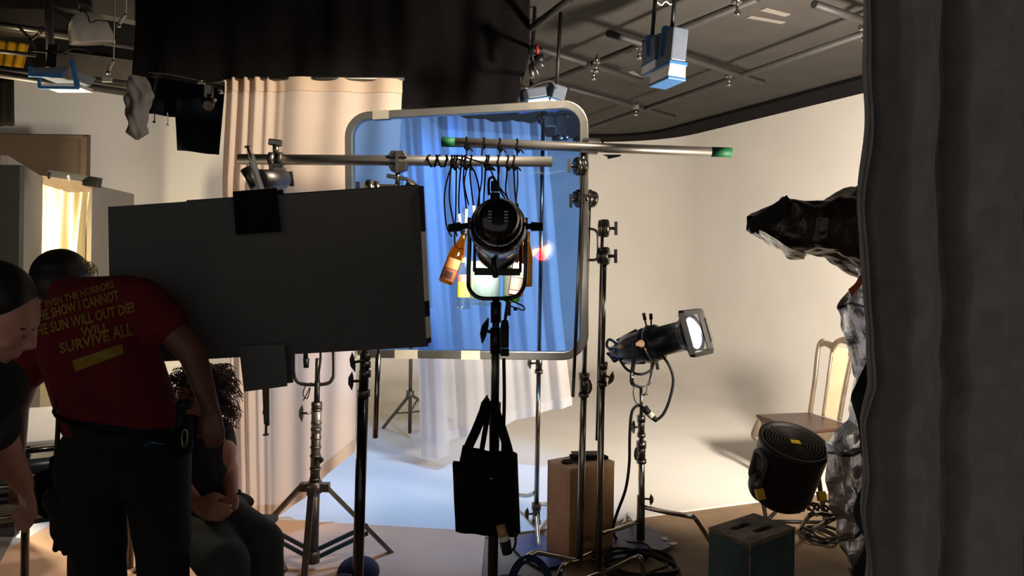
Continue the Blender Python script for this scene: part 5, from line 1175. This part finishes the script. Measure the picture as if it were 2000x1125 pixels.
# hair: short dark, with loose sandy tips at the right
mb = MB().ell(hc_+Rh @ V((0, -.018, .018)), (.108, .118, .110), Rh, 26, 20).ell(hc_+Rh @ V((0, -.05, -.03)), (.095, .08, .09), Rh)
hr = body('hair', mb, HAIRD, man, .01, 4)
cm = curls(P(158, 522, Y+.34), M.Identity(3), (.035, .03, .02), 46, 3, .0022, .045)
plab(obj('curl_tips', cm, HAIRB, hr), 'loose sandy curls catching light')
# shirt
mb = MB()
mb.cap(P(226, 812, Y+.03)+V((-.05, 0, 0)), che+V((-.05, 0, -.03)), .135, .145).cap(P(238, 812, Y+.03)+V((.06, 0, 0)), che+V((.06, 0, 0)), .135, .15)
mb.ell(P(235, 800, Y+.03), (.215, .15, .07), M.Rotation(.22, 3, 'Y'))
mb.ell(P(192, 640, Y+.18), (.225, .15, .19), M.Rotation(.22, 3, 'Y'))
mb.cap(shR+V((-.03, 0, .01)), lerp(shR, elR, .42), .085, .082).cap(shL, lerp(shL, elL, .45), .085, .08)
mb.cap(P(165, 590, Y+.24), P(250, 580, Y+.17), .10, .085).cap(P(130, 612, Y+.24), P(90, 640, Y+.2), .09, .085)
mb.cap(che, neck+V((0, -.01, -.01)), .12, .085)
sh = body('tee_shirt', mb, RED, man, .011, 8)
# lettering wrapped on the back of the shirt
dg = bpy.context.evaluated_depsgraph_get()
bvh = BVHTree.FromPolygons([sh.matrix_world @ v.co + WL[man.name] - (sh.matrix_world.translation) if False else v.co+WL[man.name] for v in sh.data.vertices], [tuple(p.vertices) for p in sh.data.polygons])
GOLD = mat('yellow_print', (150, 124, 44), .8, var=.3, scale=25)
def print_line(text, cx, cy, width, hgt, ang):
    cu = bpy.data.curves.new('lettering', 'FONT'); cu.body = text; cu.align_x = 'CENTER'; cu.align_y = 'CENTER'; cu.size = 1; cu.offset = .028; cu.resolution_u = 2
    o = bpy.data.objects.new('tmp', cu); C.objects.link(o); bpy.context.view_layer.update()
    me = bpy.data.meshes.new_from_object(o.evaluated_get(bpy.context.evaluated_depsgraph_get()))
    xs = [v.co.x for v in me.vertices]; ys = [v.co.y for v in me.vertices]; W = max(xs)-min(xs); Hh = max(ys)-min(ys); mx = (max(xs)+min(xs))/2; my = (max(ys)+min(ys))/2
    vs = []; 
    for v in me.vertices:
        x = (v.co.x-mx)/W*width; y = (v.co.y-my)/Hh*hgt
        px = cx+x*math.cos(ang)+y*math.sin(ang)*.75; py = cy+x*math.sin(ang)-y*math.cos(ang)
        o_ = P(px, py, 2.0); hit = bvh.ray_cast(o_, (o_-V((0, 0, HC))).normalized())
        q = hit[0] if hit[0] is not None else P(px, py, Y)
        vs.append(q+V((0, -.004, 0)))
    mb = MB().add(vs, [tuple(p.vertices) for p in me.polygons])
    bpy.data.objects.remove(o); bpy.data.meshes.remove(me)
    return obj('lettering', mb, GOLD, sh, recalc=False)
an = math.radians(-15)
for tx, cx, cy, wd, hg, a in [('EVEN THE HORRORS', 157, 574, 140, 15, -17), ('THE SHOW I CANNOT', 150, 598, 172, 21, -15), ('THE SUN WILL OUT DIE!', 162, 624, 208, 22, -14), ('WILL', 186, 643, 56, 17, -13), ('SURVIVE', 166, 668, 100, 22, -15), ('ALL', 240, 646, 40, 26, -12), ('THE SPIRIT', 180, 690, 150, 20, -17)][:6]:
    print_line(tx, cx, cy, wd, hg, math.radians(a))
def bar(pix, nm):
    vs = []; n = 8; rows = []
    for j in (0, 1):
        for i in range(n+1):
            px = lerp(pix[0][0], pix[1][0], i/n) if j == 0 else lerp(pix[3][0], pix[2][0], i/n); py = lerp(pix[0][1], pix[1][1], i/n) if j == 0 else lerp(pix[3][1], pix[2][1], i/n)
            h = bvh.ray_cast(P(px, py, 2.0), (P(px, py, 2.0)-V((0, 0, HC))).normalized()); vs.append((h[0] if h[0] is not None else P(px, py, Y))+V((0, -.004, 0)))
    return obj(nm, MB().add(vs, [(i, i+1, n+1+i+1, n+1+i) for i in range(n)]), GOLD, sh, recalc=False)
bar([(142, 704), (240, 671), (243, 690), (148, 726)], 'print_box')
# trousers
mb = MB()
mb.cap(hipL+V((-.01, 0, -.01)), kneeL+V((0, 0, .03)), .118, .092).cap(kneeL, ankL+V((0, 0, -.03)), .088, .075)
mb.cap(hipR+V((.01, 0, -.01)), kneeR+V((0, 0, .03)), .118, .092).cap(kneeR, ankR+V((0, 0, -.03)), .088, .075)
mb.ell(pel+V((0, 0, -.01)), (.215, .155, .15), M.Rotation(.1, 3, 'Y')).ell(P(238, 828, Y+.02), (.208, .15, .075), M.Rotation(.2, 3, 'Y'))
mb.ell(P(150, 980, Y), (.06, .08, .10)).ell(P(335, 975, Y), (.06, .08, .12))
tr = body('trousers', mb, PANT, man, .011, 7)
for a, s in ((ankL, 1), (ankR, 1)):
    obj('boot', MB().ell(a+V((0, .07, -.055)), (.052, .15, .045)).cap(a+V((0, 0, .0)), a+V((0, 0, -.06)), .055, .05), BLK, man)
# belt and tools
def ringp(c, rx, ry, tilt, n=40): R = M.Rotation(tilt, 3, 'Y'); return [c+R @ V((rx*math.cos(2*PI*i/n), ry*math.sin(2*PI*i/n), 0)) for i in range(n)]
BELT = mat('brown_black_belt', (36, 28, 24), .85, spec=.1)
bl = obj('belt', MB().tube(ringp(P(236, 822, Y+.025), .207, .150, .2), .022, 8, True, flat=.35, up=V((0, 0, 1))), BELT, man)
obj('tool_pouch', MB().box(P(362, 850, Y-.02), (.05, .09, .13), M.Rotation(.1, 3, 'Y')), CLOTHB, man, bevel=.012)
obj('tool_pouch', MB().box(P(128, 930, Y-.03), (.07, .09, .16)), CLOTHB, man, bevel=.012)
obj('carabiner', MB().tube(smoothpts([P(360, 838, Y-.09), P(355, 852, Y-.09), P(357, 872, Y-.09), P(364, 866, Y-.09), P(365, 845, Y-.09)], 5, True), .004, 6, True), STL, man)
obj('tool_cluster', MB().cyl(P(352, 800, Y-.06), P(356, 835, Y-.07), .018).cyl(P(372, 815, Y-.06), P(368, 880, Y-.06), .012).ell(P(360, 790, Y-.05), (.03, .03, .02)), RUB, man)
obj('pocket_rag', MB().grid(lambda u, v: (lambda p: p+crumple(p, .008, 30))(P(lerp(284, 320, u), lerp(873-10*math.sin(PI*u*.9), 868-1*u, v), Y-.17)), 10, 4), mat('blue_rag', (60, 110, 150), .8), man, solid=.004)
GLV = mat('black_gloves', (18, 17, 17), .8)
mb = MB(); g0 = P(118, 1000, Y-.06); mb.cap(g0, P(116, 1038, Y-.06), .034, .03).ell(P(112, 975, Y-.06), (.045, .05, .05)).cap(P(118, 1030, Y-.06), P(108, 1074, Y-.06), .016, .012).cap(P(126, 1030, Y-.06), P(128, 1080, Y-.06), .016, .013).cap(P(122, 1030, Y-.06), P(118, 1060, Y-.06), .015, .012).cap(P(132, 1020, Y-.06), P(138, 1062, Y-.06), .015, .012)
body('gloves', mb, GLV, man, .009, 3)
obj('strap', MB().tube(smoothpts([P(108, 765, Y-.02), P(114, 800, Y-.06), P(112, 860, Y-.06), P(108, 910, Y-.06)], 6), .008, 6), BLK, man)
mb = MB().ell(P(96, 940, Y+.02), (.06, .05, .05)).ell(P(100, 980, Y+.0), (.05, .05, .06)).cyl(P(72, 948, Y+.0), P(105, 945, Y), .02)
body('hip_pouch', mb, CLOTHB, man, .012, 3)
# ---- person at the left edge, in profile, looking down to the right
Yl = 1.75
lp = thing('person', 'person at left edge with short dark hair, head bowed, reaching down', 'person', V((P(-60, 900, Yl).x, Yl, 0)))
hl_ = P(-10, 612, Yl+.05); el = P(2, 872, Yl+.25); wl_ = P(46, 948, Yl+.40)
mb = MB(); hipc = P(-190, 990, Yl+.02); chl = P(-140, 790, Yl+.04); nk = P(-62, 700, Yl+.04)
at, Rl = face(mb, hl_, .098, V((.78, .25, -.52)), V((.5, .0, .85)))
mb.cap(nk, hl_+V((-.03, 0, -.04)), .06, .06).cap(chl, nk, .10, .07).cap(chl, hipc, .15, .14).cap(P(-52, 765, Yl+.08), chl, .075, .1).cap(P(-200, 780, Yl-.1), chl, .075, .1)
mb.cap(P(-50, 765, Yl+.08), el, .062, .048).cap(el, wl_, .047, .029)
mb.cap(P(-200, 780, Yl-.1), P(-240, 950, Yl-.05), .06, .045).cap(P(-240, 950, Yl-.05), P(-220, 1060, Yl+.1), .045, .03)
for s in (-1, 1):
    h = hipc+V((s*.0, s*.10, -.06)); kn = V((h.x-.03, h.y+.03, .50)); an_ = V((h.x-.02, h.y, .09)); mb.cap(h, kn, .085, .06).cap(kn, an_, .056, .04).cap(an_-V((0, 0, .04)), an_+V((.15, 0, -.045)), .04, .034)
hand(mb, wl_, P(62, 1010, Yl+.48), V((.7, -.6, .1)), .45, palm=V((-.6, .3, 0)))
hand(mb, P(-220, 1060, Yl+.1), P(-210, 1140, Yl+.1), V((1, 0, 0)), .4)
body('body', mb, SKL, lp, .008, 5)
eyes(at, Rl, .098, lp)
mb = MB().ell(hl_+Rl @ V((0, -.025, .034)), (.086, .094, .09), Rl, 26, 20).ell(hl_+Rl @ V((0, -.055, -.02)), (.078, .06, .075), Rl)
body('hair', mb, HAIRD, lp, .008, 3)
TEE = mat('black_tee', (24, 24, 28), .9, var=.2, scale=30)
mb = MB().cap(chl+V((0, 0, -.02)), hipc+V((0, 0, .06)), .17, .16).cap(P(-25, 762, Yl+.08), chl, .09, .12).cap(P(-200, 780, Yl-.1), chl, .09, .12).cap(P(-52, 765, Yl+.08), lerp(P(-50, 765, Yl+.08), el, .62), .08, .07).cap(P(-200, 780, Yl-.1), P(-222, 880, Yl-.08), .08, .072).cap(chl, nk, .12, .08)
body('tee_shirt', mb, TEE, lp, .010, 6)
mb = MB()
for s in (-1, 1):
    h = hipc+V((0, s*.10, -.06)); kn = V((h.x-.03, h.y+.03, .50)); an_ = V((h.x-.02, h.y, .07)); mb.cap(h, kn, .115, .088).cap(kn, an_, .085, .07)
mb.ell(hipc+V((0, 0, -.04)), (.16, .20, .15)); body('trousers', mb, PANT, lp, .011, 6)
# ---- seated person with curly hair
Ys = 3.1
kp = thing('person', 'curly haired person in dark tee sitting on folding chair behind the red shirt', 'person', V((P(420, 1040, Ys).x, Ys, .44)))
hs_ = P(388, 768, Ys-.02); ns = P(398, 828, Ys+.02); cs = P(402, 885, Ys+.04); ps = P(412, 1005, Ys+.08)
mb = MB(); at, Rk = face(mb, hs_, .097, V((-.35, -.75, -.35)), V((.1, -.3, 1)))
mb.cap(ns, hs_+V((.01, .02, -.04)), .055, .055).cap(cs, ns, .1, .065).ell(cs, (.13, .09, .11)).cap(cs, ps, .10, .11)
sR, eR, wR_ = P(428, 848, Ys+.06), P(449, 922, Ys+.06), P(452, 968, Ys-.08)
mb.cap(sR, cs, .05, .07).cap(sR, eR, .044, .037).cap(eR, wR_, .037, .027)
sL, eL, wL_ = P(358, 860, Ys-.02), P(345, 940, Ys-.1), P(385, 985, Ys-.2); mb.cap(sL, cs, .055, .07).cap(sL, eL, .048, .04).cap(eL, wL_, .042, .028)
hand(mb, wR_, P(443, 1002, Ys-.14), V((-.9, -.4, 0)), 1.0, palm=V((0, .6, -1)))
hand(mb, wL_, P(420, 1000, Ys-.26), V((.3, .2, 1)), .8, palm=V((0, .5, -1)))
kR, kL = P(510, 1062, Ys-.25), P(440, 1105, Ys-.45)
fR, fL_ = V((kR.x+.03, kR.y+.0, .09)), V((kL.x+.02, kL.y+.05, .09))
mb.cap(P(440, 1020, Ys), kR, .085, .06).cap(kR, fR, .056, .04).cap(P(385, 1025, Ys-.02), kL, .085, .06).cap(kL, fL_, .056, .04)
for a in (fR, fL_): mb.cap(a-V((0, 0, .04)), a+V((.05, -.14, -.045)), .04, .033)
body('body', mb, SKM, kp, .008, 5); eyes(at, Rk, .097, kp)
TEE2 = mat('charcoal_tee', (52, 48, 52), .9, var=.15, scale=30)
mb = MB().cap(cs+V((-.03, 0, 0)), ps+V((-.03, 0, .02)), .14, .14).ell(cs, (.115, .11, .13)).cap(sR, cs, .062, .10).cap(sL, cs, .075, .11).cap(sR, lerp(sR, eR, .30), .064, .060).cap(sL, lerp(sL, eL, .35), .066, .06).cap(cs, ns, .11, .07)
body('tee_shirt', mb, TEE2, kp, .010, 6)
JEAN = mat('dark_green_grey_trousers', (46, 54, 54), .85, var=.2, scale=30)
mb = MB().cap(P(440, 1022, Ys), kR, .112, .088).cap(kR, fR+V((0, 0, .02)), .085, .068).cap(P(385, 1028, Ys-.02), kL, .112, .09).cap(kL, fL_+V((0, 0, .02)), .086, .068).ell(ps+V((0, 0, -.02)), (.18, .15, .12))
body('trousers', mb, JEAN, kp, .010, 6)
bk = obj('belt', MB().tube(ringp(ps+V((-.01, -.0, .045)), .165, .165, .05), .02, 8, True, flat=.3, up=V((0, 0, 1))), BELT, kp)
q = P(406, 985, Ys-.15); obj('buckle', MB().tube([q+V((-.022, 0, -.02)), q+V((.02, 0, -.014)), q+V((.02, 0, .026)), q+V((-.022, 0, .02))], .0045, 6, True), mat('pale_brass', (220, 200, 150), .3, 1), bk)
obj('bracelet', MB().tube(ringp(lerp(eR, wR_, .88), .034, .036, 0, 20), .005, 6, True), BELT, kp)
mb = MB().ell(hs_+Rk @ V((0, -.022, .03)), (.088, .098, .09), Rk, 24, 18).ell(hs_+Rk @ V((0, -.06, -.05)), (.085, .07, .1), Rk)
hk = body('hair', mb, HAIRC, kp, .01, 3)
obj('curls', curls(hs_, Rk, (.09, .10, .10), 330, 11, .0036, .085, -.95, lambda d: d.y < .35 or d.z > .55, .018), HAIRC, hk)
obj('curls', curls(P(432, 775, Ys+.03), M.Identity(3), (.035, .05, .13), 130, 12, .0032, .05, -.95, None, .016), HAIRC, hk)
